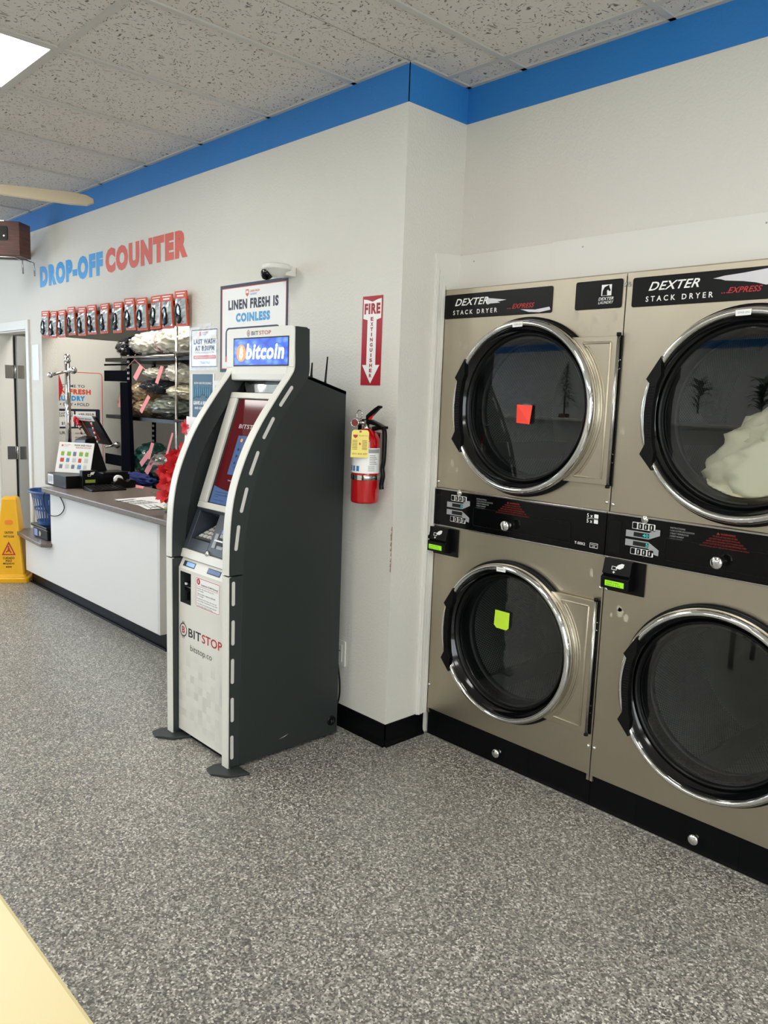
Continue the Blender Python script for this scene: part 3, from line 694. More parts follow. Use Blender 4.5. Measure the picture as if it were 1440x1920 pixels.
# card readers
def card_reader(X, Z, lab, slab):
    t = root('card_reader', lab, 'card reader', (X+.075, .2459, Z))
    F = WY(.2459); b = MB(M_bplate).fbox(F, X+.005, X+.148, Z-.012, Z+.108, .0005, .006); part('back_plate', b, t, bev=.002)
    P = [(0.006, .0), (.045, .004), (.048, .045), (.034, .052), (.042, .056), (.030, .108), (.006, .108)]
    h = MB(M_gasket); x0, x1 = X, X+.108
    v = [Vector((x, .2459-a, Z+b_)) for x in (x0, x1) for a, b_ in P]; n = len(P)
    h.add(v, [(i, (i+1) % n, n+(i+1) % n, n+i) for i in range(n)]+[tuple(range(n)), tuple(range(2*n-1, n-1, -1))]); part('housing', h, t, bev=.002)
    S = Fr((0, .2459-.045, Z+.004), (1, 0, 0), (0, -.003, .041))
    part('lcd', MB(M_lcd).fbox(S, x0+.018, x1-.016, .010, .030, 0, .0012).use(M_leaf).text(S, 'SWIPE CARD', x0+.024, .021, .05, .005, .0016).text(S, 'PRICE 0.25', x0+.024, .0125, .055, .005, .0016), t, label='bright green display')
    S = Fr((0, .2459-.042, Z+.056), (1, 0, 0), (0, .012, .052))
    ic = MB(M_white).frame(S, x0+.035, x0+.055, .017, .030, .0018, .0005, .001)
    ic.poly(S, [(x0+.050, .024), (x0+.058, .036), (x0+.072, .043), (x0+.082, .042), (x0+.080, .030), (x0+.068, .022)], .0015)
    ic.poly(S, [(x0+.040, .010), (x0+.052, .010), (x0+.046, .004)], .001).fbox(S, x0+.0445, x0+.0475, .009, .014, .0006, .001)
    part('icon', ic, t, label='white hand and card icon'); return t
card_reader(.008, .850, 'small black card reader under the left dryer control panel', 0)
card_reader(.872, .856, 'small black card reader under the right dryer control panel', 1)
single('cable', MB(mat('blue_cable', '#1c2c66', 0.5)).tube(spline([(.004, .238, .853), (.003, .236, .78), (.006, .243, .60), (.004, .238, .40)], 6), .003, 6), 'thin blue cable running down between casing and left dryer', 'cable')

# ================================================================== KIOSK
KX0, KX1 = -.716, -.225
kt = root('payment_kiosk', 'tall charcoal and white digital currency kiosk against the wall', 'kiosk', (-.47, -.35, 0))
FR = [(-.357, 1.768), (-.356, 1.69), (-.355, 1.613), (-.373, 1.575), (-.413, 1.523), (-.464, 1.453), (-.512, 1.383), (-.557, 1.304), (-.597, 1.213), (-.626, 1.124), (-.642, 1.033), (-.649, .942), (-.651, .861), (-.651, .801)]
RE = [(-.286, 1.768), (-.284, 1.69), (-.282, 1.604), (-.290, 1.575), (-.313, 1.539), (-.378, 1.459), (-.448, 1.354), (-.502, 1.256), (-.543, 1.143), (-.568, 1.027), (-.584, .913), (-.589, .801)]
fs, rs_ = spline(FR, 4), spline(RE, 4)
def fin(x0, x1, F, sgn):
    top = [(-.352, 1.772), (-.300, 1.772), (-.288, 1.764)]
    m = MB(M_kdark).poly(Fr((0, 0, 0), (0, 1, 0), (0, 0, 1)), [(y, z) for y, z in fs[::-1]]+top+[(y, z) for y, z in rs_], x0, x1)
    f = part('upper_fin', m, kt, bev=.003)
    m = MB(M_kdark).poly(Fr((0, 0, 0), (0, 1, 0), (0, 0, 1)), [(-.651, .795), (-.589, .795), (-.600, .012), (-.647, .012)], x0, x1); g = part('lower_fin', m, kt, bev=.003)
    # white front trim following the curve
    for nm, pts, par in (('front_trim', fs, f), ('front_trim', [(-.651, .796), (-.649, .4), (-.647, .012)], g)):
        v = []
        for i, (y, z) in enumerate(pts):
            a, b = pts[max(i-1, 0)], pts[min(i+1, len(pts)-1)]; ty, tz = b[0]-a[0], b[1]-a[1]; l = math.hypot(ty, tz); ny, nz = tz/l, -ty/l
            if ny > 0: ny, nz = -ny, -nz
            for x in (x0-.0005*(sgn < 0)+.002, x1-.002): v.append((x, y+ny*.0045, z+nz*.0045))
            for x in (x0+.001, x1-.001): v.append((x, y-ny*.008, z-nz*.008))
        n = len(pts); f_ = []
        for i in range(n-1):
            a, b = i*4, (i+1)*4; f_ += [(a, a+1, b+1, b), (a+2, a, b, b+2), (a+1, a+3, b+3, b+1)]
        part(nm, MB(M_kwhite).add(v, f_, False), par, label='white front edge')
    xo = x1+.0008 if sgn > 0 else x0-.0008
    S = [((-.383, 1.527), (-.435, 1.458)), ((-.470, 1.403), (-.512, 1.331)), ((-.540, 1.271), (-.572, 1.192)), ((-.589, 1.131), (-.612, 1.048)), ((-.624, .986), (-.635, .901)),
         ((-.633, .770), (-.633, .687)), ((-.633, .615), (-.633, .528)), ((-.634, .459), (-.634, .371)), ((-.634, .299), (-.633, .212)), ((-.634, .141), (-.633, .055))]
    for i, (a, b) in enumerate(S):
        A, B = Vector(a), Vector(b); d = (B-A).normalized(); n_ = Vector((-d.y, d.x))
        if A.y > .8: A = A+Vector((.012, .004)); B = B+Vector((.012, .004))
        p = []
        for c, s0 in ((A, PI), (B, 0)):
            for k in range(7):
                t_ = s0+PI*k/6-PI/2*0; ang = t_; p.append(c + n_*math.cos(ang)*.0072 + d*math.sin(ang)*.0072)
        # capsule outline around A (back end) and B (front end)
        p = [A+(n_*math.cos(q)+(-d)*math.sin(q))*.0072 for q in [PI*k/6 for k in range(7)]] + [B+(-n_*math.cos(q)+d*math.sin(q))*.0072 for q in [PI*k/6 for k in range(7)]]
        part('light_strip', MB(M_strip).poly(Fr((0, 0, 0), (0, 1, 0), (0, 0, 1)), [(q[0], q[1]) for q in p], xo-.002, xo+.0006), f if i < 5 else g, label='pale grey light strip')
fin(-.271, KX1, None, 1); fin(KX0, -.671, None, -1)
S0 = Fr((0, 0, 0), (0, 1, 0), (0, 0, 1))
side = [(y, z) for y, z in rs_[3*4:]] + [(-.600, .012), (-.080, .012), (-.082, 1.526), (-.272, 1.579)]
for x0, x1 in ((-.243, -.2275), (KX0+.0025, KX0+.018)):
    part('side_panel', MB(M_kdark2).poly(S0, side, x0, x1), kt, bev=.002)
bk = MB(M_kdark2).box(KX0+.018, -.243, -.095, -.080, .012, 1.52)
bk.add([(x, y, z) for x in (KX0+.0025, -.2275) for y, z in ((-.288, 1.583), (-.082, 1.526), (-.082, 1.512), (-.288, 1.569))], [(0, 1, 5, 4), (2, 3, 7, 6), (0, 4, 7, 3), (1, 2, 6, 5), (0, 3, 2, 1), (4, 5, 6, 7)])
bk.box(KX0+.018, -.243, -.59, -.08, .012, .03).box(KX0+.018, -.243, -.30, -.288, 1.50, 1.60)
part('back_shell', bk, kt)
part('head_shell', MB(M_kdark).box(-.671, -.271, -.345, -.290, 1.556, 1.768).box(-.672, -.270, -.35, -.288, 1.764, 1.772), kt, bev=.002)
# head front
HY = -.3575
F = WY(HY)
hf = MB(M_kwhite)
o_ = rr(KX0+.001, KX1-.001, 1.55, 1.776, .018, 6)
hf.poly(F, [(KX0+.001, 1.613)] + [(KX1-.001, 1.613)] + [p for p in o_ if p[1] > 1.7 and p[0] > -.45] + [p for p in o_ if p[1] > 1.7 and p[0] < -.45], -.002, .005)
v = [(x, y, z) for x in (-.672, -.270) for y, z in ((-.3625, 1.614), (-.366, 1.585), (-.364, 1.560), (-.350, 1.556), (-.350, 1.614))]
hf.add(v, [(i, (i+1) % 5, 5+(i+1) % 5, 5+i) for i in range(5)]+[tuple(range(5)), tuple(range(9, 4, -1))])
ho = part('head_front', hf, kt, bev=.002)
F2 = WY(HY-.005)
sc = MB(M_void).fbox(F2, -.658, -.258, 1.617, 1.736, .0002, .0012).use(M_adblue).fbox(F2, -.652, -.264, 1.622, 1.731, .0012, .0018); so = part('sign_screen', sc, ho)
ad = MB(M_adorange).disc(F2, -.596, 1.672, .036, .0022, None, 32); ad.use(M_adwhite).text(F2, 'bitcoin', -.562, 1.645, .27, .066, .0026, .045, .18); ad.text(F2, 'B', -.611, 1.651, .028, .042, .0026, .05, .1)
for dx in (-.006, .004): ad.fbox(F2, -.600+dx, -.596+dx, 1.644, 1.652, .0024, .0026).fbox(F2, -.594+dx, -.590+dx, 1.692, 1.700, .0024, .0026)
part('sign_lettering', ad, so, label='glowing white lettering beside an orange coin')
lg = MB(M_ink)
def coin(m, F, u, v, r, c):
    m.use(M_ink); n = 28
    A = [(u+r*math.cos(2*PI*k/n), v+r*math.sin(2*PI*k/n)) for k in range(n)]; B = [(u+r*.84*math.cos(2*PI*k/n), v+r*.84*math.sin(2*PI*k/n)) for k in range(n)]
    m.add([F.p(a, b, c) for a, b in A+B], [(k, (k+1) % n, n+(k+1) % n, n+k) for k in range(n)])
    for dx in (-.18, .18): m.fbox(F, u+(dx-.06)*r, u+(dx+.06)*r, v+.9*r, v+1.25*r, c-.0002, c).fbox(F, u+(dx-.06)*r, u+(dx+.06)*r, v-1.25*r, v-.9*r, c-.0002, c)
    m.use(M_red).text(F, 'B', u-.36*r, v-.48*r, .76*r, .98*r, c, .03)
coin(lg, F2, -.546, 1.754, .0115, .0006)
lg.use(M_ink).text(F2, 'BIT', -.523, 1.7455, .052, .016, .0006, .012); lg.use(M_red).text(F2, 'STOP', -.466, 1.7455, .084, .016, .0006, .012); part('lettering', lg, ho)
# recess with convex mirror
rc = MB(M_kdark).box(-.671, -.271, -.30, -.296, 1.49, 1.56); part('recess_back', rc, kt)
mr = MB(M_chrome); n = 24
mr.add([(-.655+.37*i/n, -.305-.012*math.sin(PI*i/n)-.003*math.sin(3*PI*i/n)-j*.008, 1.553-.045*j) for j in (0, 1) for i in range(n+1)], [(i, i+1, n+2+i, n+1+i) for i in range(n)], True)
part('mirror', mr, kt, label='narrow convex mirror strip')
# touch screen bezel
vS = Vector((0, -.170, -.496)).normalized(); BZ = Fr((-.672, -.3575, 1.505), (1, 0, 0), -vS)
bz = MB(M_kwhite); Wb, Hb = .402, .524
bz.fbox(BZ, 0, Wb, -.026, 0, -.028, .006).fbox(BZ, 0, Wb, -Hb, -.497, -.028, .006).fbox(BZ, 0, .058, -.497, -.026, -.028, .006).fbox(BZ, Wb-.058, Wb, -.497, -.026, -.028, .006)
bo = part('screen_bezel', bz, kt, bev=.003)
st = MB(M_void).fbox(BZ, .050, Wb-.050, -.500, -.024, -.012, -.004).use(M_screen).fbox(BZ, .072, Wb-.066, -.493, -.030, -.004, -.0035)
st.use(mat('screen_blue', '#4d648f', 0.07, emit=0.22)).fbox(BZ, .142, .300, -.362, -.190, -.0034, -.0031)
cv = [(.072+.264*k/8, -.418-.016*math.sin(PI*(k/8))) for k in range(9)]
st.poly(BZ, cv[::-1]+[(.072, -.493), (.336, -.493)], -.0031)
so = part('touch_screen', st, bo, label='glossy red and blue touch screen')
tx = MB(mat('screen_text_grey', '#b8b0b4', 0.3, emit=0.2)).text(BZ, 'BITSTOP', .125, -.158, .16, .018, -.0028, .012).text(BZ, 'Select language', .16, -.392, .09, .008, -.0028)
tx.use(M_navy)
for k, s_ in enumerate(('Scheduled maintenance may affect', 'transactions on this machine', 'today', 'terms and privacy')): tx.text(BZ, s_, .096, (-.448, -.458, -.468, -.482)[k], (.15, .13, .03, .08)[k], .007, -.0028)
for j in range(3):
    for i in range(2): tx.disc(BZ, .17+.07*i, -.250-.03*j, .006, -.0028, None, 12).text(BZ, ('LTC', 'ETH')[i], .182+.07*i, -.254-.03*j, .03, .008, -.0028)
tx.text(BZ, 'BTC', .19, -.215, .035, .009, -.0028).text(BZ, 'Open account', .17, -.335, .09, .012, -.0028, .01); tx.use(M_adorange).disc(BZ, .175, -.21, .008, -.0028, None, 14)
part('screen_text', tx, so)
# console
vC = Vector((0, -.072, -.175)).normalized(); CN = Fr((-.672, -.531, 1.009), (1, 0, 0), -vC)
cn = MB(M_slate)
cn.fbox(CN, .0, .032, -.182, 0, -.10, -.002).fbox(CN, .032, .186, -.012, 0, -.10, -.002).fbox(CN, .186, .401, -.182, 0, -.012, -.002).fbox(CN, .032, .186, -.182, -.135, -.10, -.002)
cn.fbox(CN, .0, .401, -.012, 0.006, -.02, -.002)
co = part('console', cn, kt, bev=.002)
part('pocket', MB(M_void).fbox(CN, .032, .19, -.14, -.01, -.20, -.195).fbox(CN, .186, .19, -.14, -.01, -.20, -.012).fbox(CN, .028, .034, -.14, -.01, -.20, -.10), co)
KP = Fr(CN.p(.045, -.128, -.012), (1, 0, 0), (0, .92, .38)); kp = MB(mat('keypad_steel', '#6d6f6a', 0.35, 0.7)).fbox(KP, 0, .14, 0, .12, -.02, 0.0)
kpo = part('keypad', kp, co, bev=.002)
ky = MB(M_strip)
for i in range(4):
    for j in range(4): ky.rrect(KP, .014+.030*i, .036+.030*i, .012+.026*j, .030+.026*j, .003, .0, .004)
part('key', ky, kpo)
cr = MB(M_grey).fbox(CN, .214, .238, -.152, -.089, -.002, .004); cr.use(M_grey).rrect(CN, .250, .300, -.105, -.088, .003, -.002, .004).rrect(CN, .250, .295, -.152, -.136, .003, -.002, .004)
cr.use(M_gasket).rrect(CN, .252, .300, -.136, -.105, .006, -.002, .010); cr.use(M_dullchrome).fbox(CN, .240, .300, -.123, -.116, .010, .016)
part('card_slot', cr, co, bev=.001)
part('badge', MB(M_lblue).fbox(CN, .25, .285, -.085, -.070, -.002, .001).use(M_void).fbox(CN, .245, .27, -.058, -.052, -.002, 0.0), co)
g = Fr(CN.p(.203, -.180, -.002), CN.u, CN.v); part('lock', MB(M_chrome).lathe(g, [(0, .014), (.008, .013), (.012, .009), (.013, 0)], 20).fbox(g, -.0015, .0015, -.006, .006, .0135, .0145), co)
# white ledge and door
F = Fr((0, 0, 0), (0, 1, 0), (0, 0, 1))
part('ledge', MB(M_kwhite).poly(F, [(-.603, .836), (-.612, .801), (-.58, .801), (-.57, .836)], -.6715, -.2705), kt, bev=.002)
part('hinge_gap', MB(M_void).box(-.67, -.272, -.60, -.5, .793, .803), kt)
DY = -.6225
dr = MB(M_checker)
def dbox(x0, x1, z0, z1): dr.box(x0, x1, DY, DY+.03, z0, z1)
dbox(-.6665, -.655, .03, .755); dbox(-.565, -.2735, .03, .755); dbox(-.655, -.565, .03, .605); dbox(-.655, -.565, .742, .755)
dr.poly(F, [(DY, .755), (DY+.02, .796), (DY+.05, .796), (DY+.03, .755)], -.6665, -.2735)
kd = part('door', dr, kt, label='white door panel with faint grey squares')
part('recess', MB(M_kdark).box(-.656, -.564, DY+.06, DY+.065, .60, .75).box(-.656, -.653, DY+.001, DY+.06, .605, .742).box(-.567, -.564, DY+.001, DY+.06, .605, .742).box(-.655, -.565, DY+.001, DY+.06, .603, .607).box(-.655, -.565, DY+.001, DY+.06, .74, .745), kd)
ds = MB(M_gasket).box(-.650, -.570, DY+.02, DY+.06, .655, .690).box(-.65, -.57, DY+.03, DY+.06, .612, .64); ds.use(M_dullchrome).box(-.640, -.570, DY+.014, DY+.02, .672, .676).use(M_white).box(-.640, -.628, DY+.013, DY+.02, .681, .690)
part('bill_slot', ds, kd, bev=.001)
TS = Fr((0, DY, .755), (1, 0, 0), (0, .02, .041))
for u0, u1, m_ in ((-.640, -.548, M_adwhite), (-.448, -.350, M_lblue)):
    part('small_display', MB(M_kdark).fbox(TS, u0, u1, .012, .036, 0, .001).use(mat('small_display_blue', '#6f93cf', 0.2, emit=0.6) if u0 < -.6 else mat('small_display_dim', '#4d648f', 0.2, emit=0.15)).fbox(TS, u0+.004+(.02 if u0 < -.6 else 0), u1-.004, .016, .033, .001, .0016), kd)
F = WY(DY)
ws = MB(M_white).fbox(F, -.526, -.336, .611, .741, .0002, .0006).use(M_red).frame(F, -.523, -.340, .614, .738, .0022, .0006, .0009, .006)
ws.disc(F, -.502, .722, .013, .0010, None, 20).fbox(F, -.515, -.352, .7015, .7027, .0006, .0009)
ws.use(M_ink).text(F, 'Employee SCAM Warning!', -.480, .706, .128, .010, .0010, .015)
for k, (s_, wd) in enumerate((('Bitstop will never ask you for', .13), ('your wallet', .05), ('There is never a reason to send cash', .14), ('for a stranger', .05), ('Employees of this store will never call', .15), ('you to make a transaction or pay a bill', .155), ('If you think you have been scammed please', .15), ('call the police before continuing', .12))):
    ws.text(F, s_, -.512, .690-.0092*k-.003*(k//2), wd, .0066, .0010, .01)
ws.use(M_white).text(F, 'B', -.506, .716, .008, .012, .0014, .02)
part('warning_sticker', ws, kd, label='white warning sticker with red outline')
lg = MB(M_ink); coin(lg, F, -.627, .487, .030, .0006)
lg.use(M_ink).text(F, 'BIT', -.584, .466, .102, .038, .0006, .02); lg.use(M_red).text(F, 'STOP', -.474, .466, .154, .038, .0006, .02); lg.use(M_ink).text(F, 'bitstop.co', -.568, .400, .172, .034, .0006, -.005)
lg.poly(F, [(-.312, .515), (-.306, .505), (-.300, .492), (-.294, .488), (-.304, .483), (-.312, .495)], .0007)
part('lettering', lg, kd)
for x0, s_ in ((-.700, 1), (-.245, 1)):
    P = [(x0-.055, -.665), (x0-.045, -.71), (x0+.01, -.722), (x0+.075, -.675), (x0+.10, -.60), (x0-.02, -.60), (x0-.04, -.635)]
    part('foot_plate', MB(M_kdark).poly(FL(0), P, .001, .011), kt, bev=.002)
g = Fr((-.2265, -.115, .075), (0, 1, 0), (0, 0, 1)); part('cable_port', MB(M_gasket).lathe(g, [(0, .001), (.012, .001), (.014, .004), (.021, .004), (.023, 0)], 24).use(M_dullchrome).fbox(g, -.004, .002, -.008, .004, .001, .003), kt)
part('scratch', MB(M_strip).poly(WX(-.2274), [(-.40, .066), (-.35, .078), (-.37, .070)], .0003), kt)
for b, t_ in (((-.255, -.175, 1.555), (-.250, -.170, 1.665)), ((-.235, -.265, 1.577), (-.235, -.262, 1.635))):
    part('antenna', MB(M_gasket).tube([b, (b[0], b[1], b[2]+.012), t_], [.006, .0045, .003], 8), kt)
part('base_plate', MB(M_black).box(KX0+.02, -.25, -.60, -.09, .0, .012), kt)

# ================================================================== COUNTER
ct = root('service_counter', 'white-fronted counter with a speckled brown top under the pass-through', 'counter', (-2.5, 0.1, 0))
A = [(-3.36, -.205), (-3.33, -.215), (-1.56, -.20), (-1.45, -.16), (-1.45, -.004), (-1.69, -.004), (-1.69, .44), (-3.83, .44), (-3.83, -.004), (-3.36, -.004)]
part('countertop', MB(M_counter).poly(FL(0), A, CZ-.035, CZ), ct, bev=.006)
part('front_panel', MB(M_panelw).poly(WY(-.135), [(-3.87, .098), (-1.76, .098), (-1.76, CZ-.036), (-3.355, CZ-.036), (-3.355, .365), (-3.87, .365)], 0, .015), ct, bev=.005)
part('end_panel', MB(M_wall2).box(-1.765, -1.74, -.148, -.004, .098, CZ-.036), ct, bev=.002)
part('core', MB(M_panelw).box(-3.85, -1.77, -.134, -.004, .098, .36).box(-3.35, -1.77, -.134, -.004, .36, CZ-.036).box(-3.8, -1.71, .13, .40, .0, CZ-.036), ct)
part('toe_kick', MB(M_black).box(-3.86, -1.73, -.110, -.004, .0, .100).box(-3.87, -1.72, -.122, -.110, 0, .012), ct, bev=.003)
part('low_shelf', MB(M_counter).poly(FL(0), [(-3.99, -.18), (-4.06, -.10), (-4.05, -.004), (-3.362, -.004), (-3.362, -.152), (-3.33, -.152), (-3.33, -.19), (-3.37, -.218), (-3.45, -.218)], .362, .392), ct, bev=.005, label='low speckled brown shelf at the left end')
single('cable', MB(M_gasket).tube(spline([(-3.40, -.157, .79), (-3.42, -.17, .72), (-3.38, -.175, .64), (-3.30, -.17, .60), (-3.16, -.162, .62), (-3.08, -.158, .68), (-3.14, -.157, .74), (-3.22, -.156, .77)], 6), .0035, 6), 'thin black cable looping down the white counter front', 'cable')
# basket and scale on the low shelf
sc_ = root('counter_scale', 'small black box with a blue display on the low shelf', 'scale', (-3.60, -.11, .392))
part('body', MB(M_gasket).box(-3.69, -3.42, -.150, -.03, .393, .470), sc_, bev=.006)
part('tray', MB(M_bplate).box(-3.72, -3.41, -.16, -.02, .472, .492), sc_, bev=.004)
part('display', MB(M_lblue).fbox(WY(-.150), -3.672, -3.61, .405, .455, .0005, .002).use(M_dullchrome).disc(WY(-.150), -3.56, .43, .02, .0005, .003, 16), sc_)
bk = root('laundry_basket', 'small blue plastic laundry basket standing on the black scale', 'basket', (-3.58, -.09, .493))
b = MB(M_bluepl); nn = 28
def bp(k, z):
    a = 2*PI*k/nn; f = (z-.494)/.235; return Vector((-3.585+(.10+.075*f)*math.cos(a)*(1), -.085+(.065+.035*f)*math.sin(a), z))
for k in range(0, nn, 1):
    for z0, z1 in ((.494, .52), (.60, .615), (.69, .735)): b.add([bp(k, z0), bp(k+1, z0), bp(k+1, z1), bp(k, z1)], [(0, 1, 2, 3)])
    b.add([bp(k, .494), bp(k+.55, .494), bp(k+.55, .73), bp(k, .73)], [(0, 1, 2, 3)])
b.add([bp(k, .495) for k in range(nn)], [tuple(range(nn))])
part('body', b, bk); 
rm = MB(M_bluepl).tube([bp(k, .737)+Vector((.012*math.cos(2*PI*k/nn), .012*math.sin(2*PI*k/nn), 0)) for k in range(nn+1)], .009, 8); part('rim', rm, bk)

# things on the counter
cd = root('cash_drawer', 'black cash drawer box at the left end of the counter', 'cash drawer', (-3.25, .02, CZ))
part('body', MB(M_bplate).box(-3.50, -3.162, -.11, .36, CZ+.001, CZ+.088), cd, bev=.003)
part('barcode_label', MB(M_white).fbox(WY(-.111), -3.485, -3.385, CZ+.010, CZ+.080, 0, .001).use(M_ink).text(WY(-.111), '|||I||I|', -3.47, CZ+.02, .07, .05, .0015), cd, label='white barcode sticker')
cs_ = root('price_card', 'white tilted price card reading WASH AND FOLD on the cash drawer', 'sign', (-3.2, -.12, CZ+.09))
PF = Fr((-3.475, -.065, CZ+.091), (.83, .56, .0), (-.16, .24, 1)); Wp, Hp = .285, .225
pc = MB(M_white).fbox(PF, 0, Wp, 0, Hp, -.003, 0); part('sheet', pc, cs_)
pi = MB(M_navy).text(PF, 'WASH AND FOLD', .125, .198, .14, .014, .001, .03).use(M_coral).text(PF, 'SELECTIVE OPTIONS', .14, .183, .125, .009, .001, .02).text(PF, 'LINEN FRESH', .045, .203, .05, .007, .001).use(M_bluev).text(PF, 'LAUNDRY', .045, .193, .035, .007, .001)
pal = [mat('swatch_green', '#8ab23a', .5), mat('swatch_red', '#c8492f', .5), mat('swatch_blue', '#5f8fc4', .5), mat('swatch_grey', '#70788a', .5), mat('swatch_pale', '#c9ccc8', .5)]
for j, row in enumerate(((0, 0, 3, 0, 0), (1, 2, 4, 1, 4), (3, 4, 3, 2, 4))):
    for i, cidx in enumerate(row):
        u, v_ = .028+.049*i, .125-.048*j; pi.use(pal[cidx]).rrect(PF, u, u+.026+.005*((i+j) % 2), v_, v_+.03, .004, .001); pi.use(M_grey).text(PF, 'scent free', u, v_+.033, .03, .004, .001)
pi.use(M_coral).disc(PF, .03, .2, .008, .001, None, 12)
part('print', pi, cs_)
ps = root('pos_terminal', 'black point-of-sale tablet stand tilted away on the cash drawer', 'register', (-3.45, .15, CZ+.089))
part('stand', MB(M_bplate).add([(-3.62, .08, CZ+.089), (-3.33, .10, CZ+.089), (-3.33, .27, CZ+.089), (-3.62, .25, CZ+.089), (-3.56, .12, CZ+.32), (-3.37, .12, CZ+.33), (-3.37, .20, CZ+.35), (-3.56, .20, CZ+.35)], [(0, 1, 2, 3), (4, 7, 6, 5), (0, 4, 5, 1), (1, 5, 6, 2), (2, 6, 7, 3), (3, 7, 4, 0)]), ps, bev=.004)
part('tray', MB(M_bplate).box(-3.34, -3.165, .16, .35, CZ+.089, CZ+.105), ps, bev=.003)
TF = Fr((-3.64, .172, 1.302), (1, .02, 0), (0, -.51, .86))
tb = MB(M_gasket).rrect(TF, .0, .34, -.235, .0, .008, 0, .018); part('tablet', tb, ps)
part('tablet_outline', MB(M_orange).frame(TF, .07, .21, -.20, -.03, .007, .018, .0195, .012).use(mat('tablet_back_patch', '#3a4763', .3)).rrect(TF, .10, .18, -.19, -.10, .006, .018, .020), ps, label='orange rounded outline on the tablet back')
part('paper_banner', MB(M_white).fbox(TF, -.01, .31, -.03, .012, .020, .024).use(M_ink).text(TF, 'PLEASE HAVE CARD READY', .03, -.024, .25, .016, .0245, .02), ps)
bw = MB(M_petal)
for a in range(5):
    t_ = a*1.257+.3; bw.blob(TF.p(.02+.022*math.cos(t_), -.04+.026*math.sin(t_), .035), (.022, .012, .02), None, 2)
part('bow', bw, ps, label='red ribbon bow')
M_candy = mat('candy_red', '#c01722', .4)
for u in (.05, .285):
    m_ = MB(M_white)
    for k in range(9): m_.use(M_candy if k % 2 else M_white); p = TF.p(u, -.03-.017*k, .04+.004*k); q = TF.p(u, -.03-.017*(k+1), .04+.004*(k+1)); m_.tube([p, q], .006, 6)
    part('striped_ribbon', m_, ps, label='red and white striped ribbon')
cr = root('card_reader', 'black card reader with olive display at the end of the cash drawer', 'card reader', (-3.13, .04, CZ))
part('housing', MB(M_gasket).box(-3.158, -3.108, -.016, .096, CZ+.001, CZ+.128), cr, bev=.004)
RF = WX(-3.108)
part('lcd', MB(M_lcdoff).fbox(RF, .004, .076, CZ+.042, CZ+.064, .0005, .002), cr); part('icon', MB(M_white).poly(RF, [(.038, CZ+.098), (.045, CZ+.116), (.075, CZ+.120), (.062, CZ+.098)], .001).frame(RF, .022, .045, CZ+.088, CZ+.103, .003, .0005, .001), cr)
kbo = root('number_pad', 'flat black keypad lying on the counter by the card reader', 'keypad', (-2.98, .1, CZ))
part('body', MB(M_bplate).poly(Fr((0, 0, 0), (1, 0, 0), (0, 0, 1)), [(-3.06, CZ+.001), (-3.06, CZ+.030), (-2.92, CZ+.012), (-2.92, CZ+.001)], -.22, .03), kbo, bev=.003)
KF = Fr((-3.06, -.03, CZ+.030), (1, 0, -.128), (0, 1, 0)); kk = MB(M_gasket)
for i in range(4):
    for j in range(7): kk.fbox(KF, .012+.031*i, .036+.031*i, .012+.033*j, .036+.033*j, 0, .004)
part('key', kk, kbo)
td = root('tape_dispenser', 'black tape dispenser with a white tape roll on the counter', 'tape dispenser', (-3.06, .27, CZ))
part('body', MB(M_bplate).poly(WX(-3.09), [(.18, CZ+.001), (.345, CZ+.001), (.35, CZ+.05), (.31, CZ+.062), (.28, CZ+.045), (.235, CZ+.075), (.18, CZ+.04)], 0, .055), td, bev=.004)
part('tape_roll', MB(M_white).lathe(Fr((-3.062, .225, CZ+.062), (0, 1, 0), (0, 0, 1)), [(.014, -.012), (.032, -.012), (.032, .012), (.014, .012)], 24), td)
single('pink_note', MB(M_pink).poly(FL(CZ+.001), [(-3.06, .315), (-2.95, .36), (-3.06, .425), (-3.22, .42)], 0, .0012), 'pink paper slip lying on the counter beside the tape dispenser', 'note')
fl = MB(M_white).poly(FL(CZ+.001), [(-2.49, -.067), (-2.15, -.06), (-2.09, .06), (-2.30, .205), (-2.52, .217)], 0, .001)
FLp = Fr((-2.49, -.067, CZ+.0022), (.05, 1, 0), (-1, .05, 0)); FLp = Fr((-2.16, -.055, CZ+.0022), (-.25, 1, 0), (-1, -.25, 0))
fl.use(M_grey)
for j in range(4): fl.fbox(FLp, .02, .17, .03+.07*j, .05+.07*j, .0002, .0005)
fl.use(M_ink).text(FLp, 'LOST AND', .02, .14, .15, .030, .001, .03).text(FLp, 'PRICE LIST', .02, .06, .15, .03, .001, .03).text(FLp, 'FOUND', .02, .22, .12, .03, .001, .03)
single('flyer', fl, 'printed white flyer with black text lying on the counter', 'paper')
f2 = MB(M_white).poly(FL(CZ+.0035), [(-2.20, -.062), (-1.978, -.10), (-1.97, .02), (-2.12, .07)], 0, .001).use(M_grey)
for j in range(3): f2.poly(FL(CZ+.005), [(-2.16+.01*j, -.04+.03*j), (-2.0, -.07+.03*j), (-2.0, -.06+.03*j), (-2.15+.01*j, -.03+.03*j)], 0)
single('flyer', f2, 'smaller white leaflet overlapping the flyer near the bottle', 'paper')
bt = root('sanitizer_bottle', 'clear pump bottle with a green and white label beside the kiosk', 'bottle', (-1.84, -.03, CZ))
g = Fr((-1.845, -.03, CZ+.001), (1, 0, 0), (0, 1, 0))
part('body', MB(M_clear).lathe(g, [(0, 0), (.026, 0), (.028, .01), (.028, .075), (.020, .092), (.010, .098), (.010, .112)], 24), bt)
part('label', MB(M_white).lathe(g, [(.0285, .02), (.0285, .065)], 24).use(mat('label_green', '#9fc46a', .5)).lathe(g, [(.029, .02), (.029, .030)], 24), bt)
part('pump', MB(M_white).lathe(g, [(0, .150), (.006, .150), (.006, .126), (.012, .124), (.012, .110), (0, .110)], 16).tube([g.p(0, 0, .146), g.p(.028, -.01, .146)], .004, 8), bt)
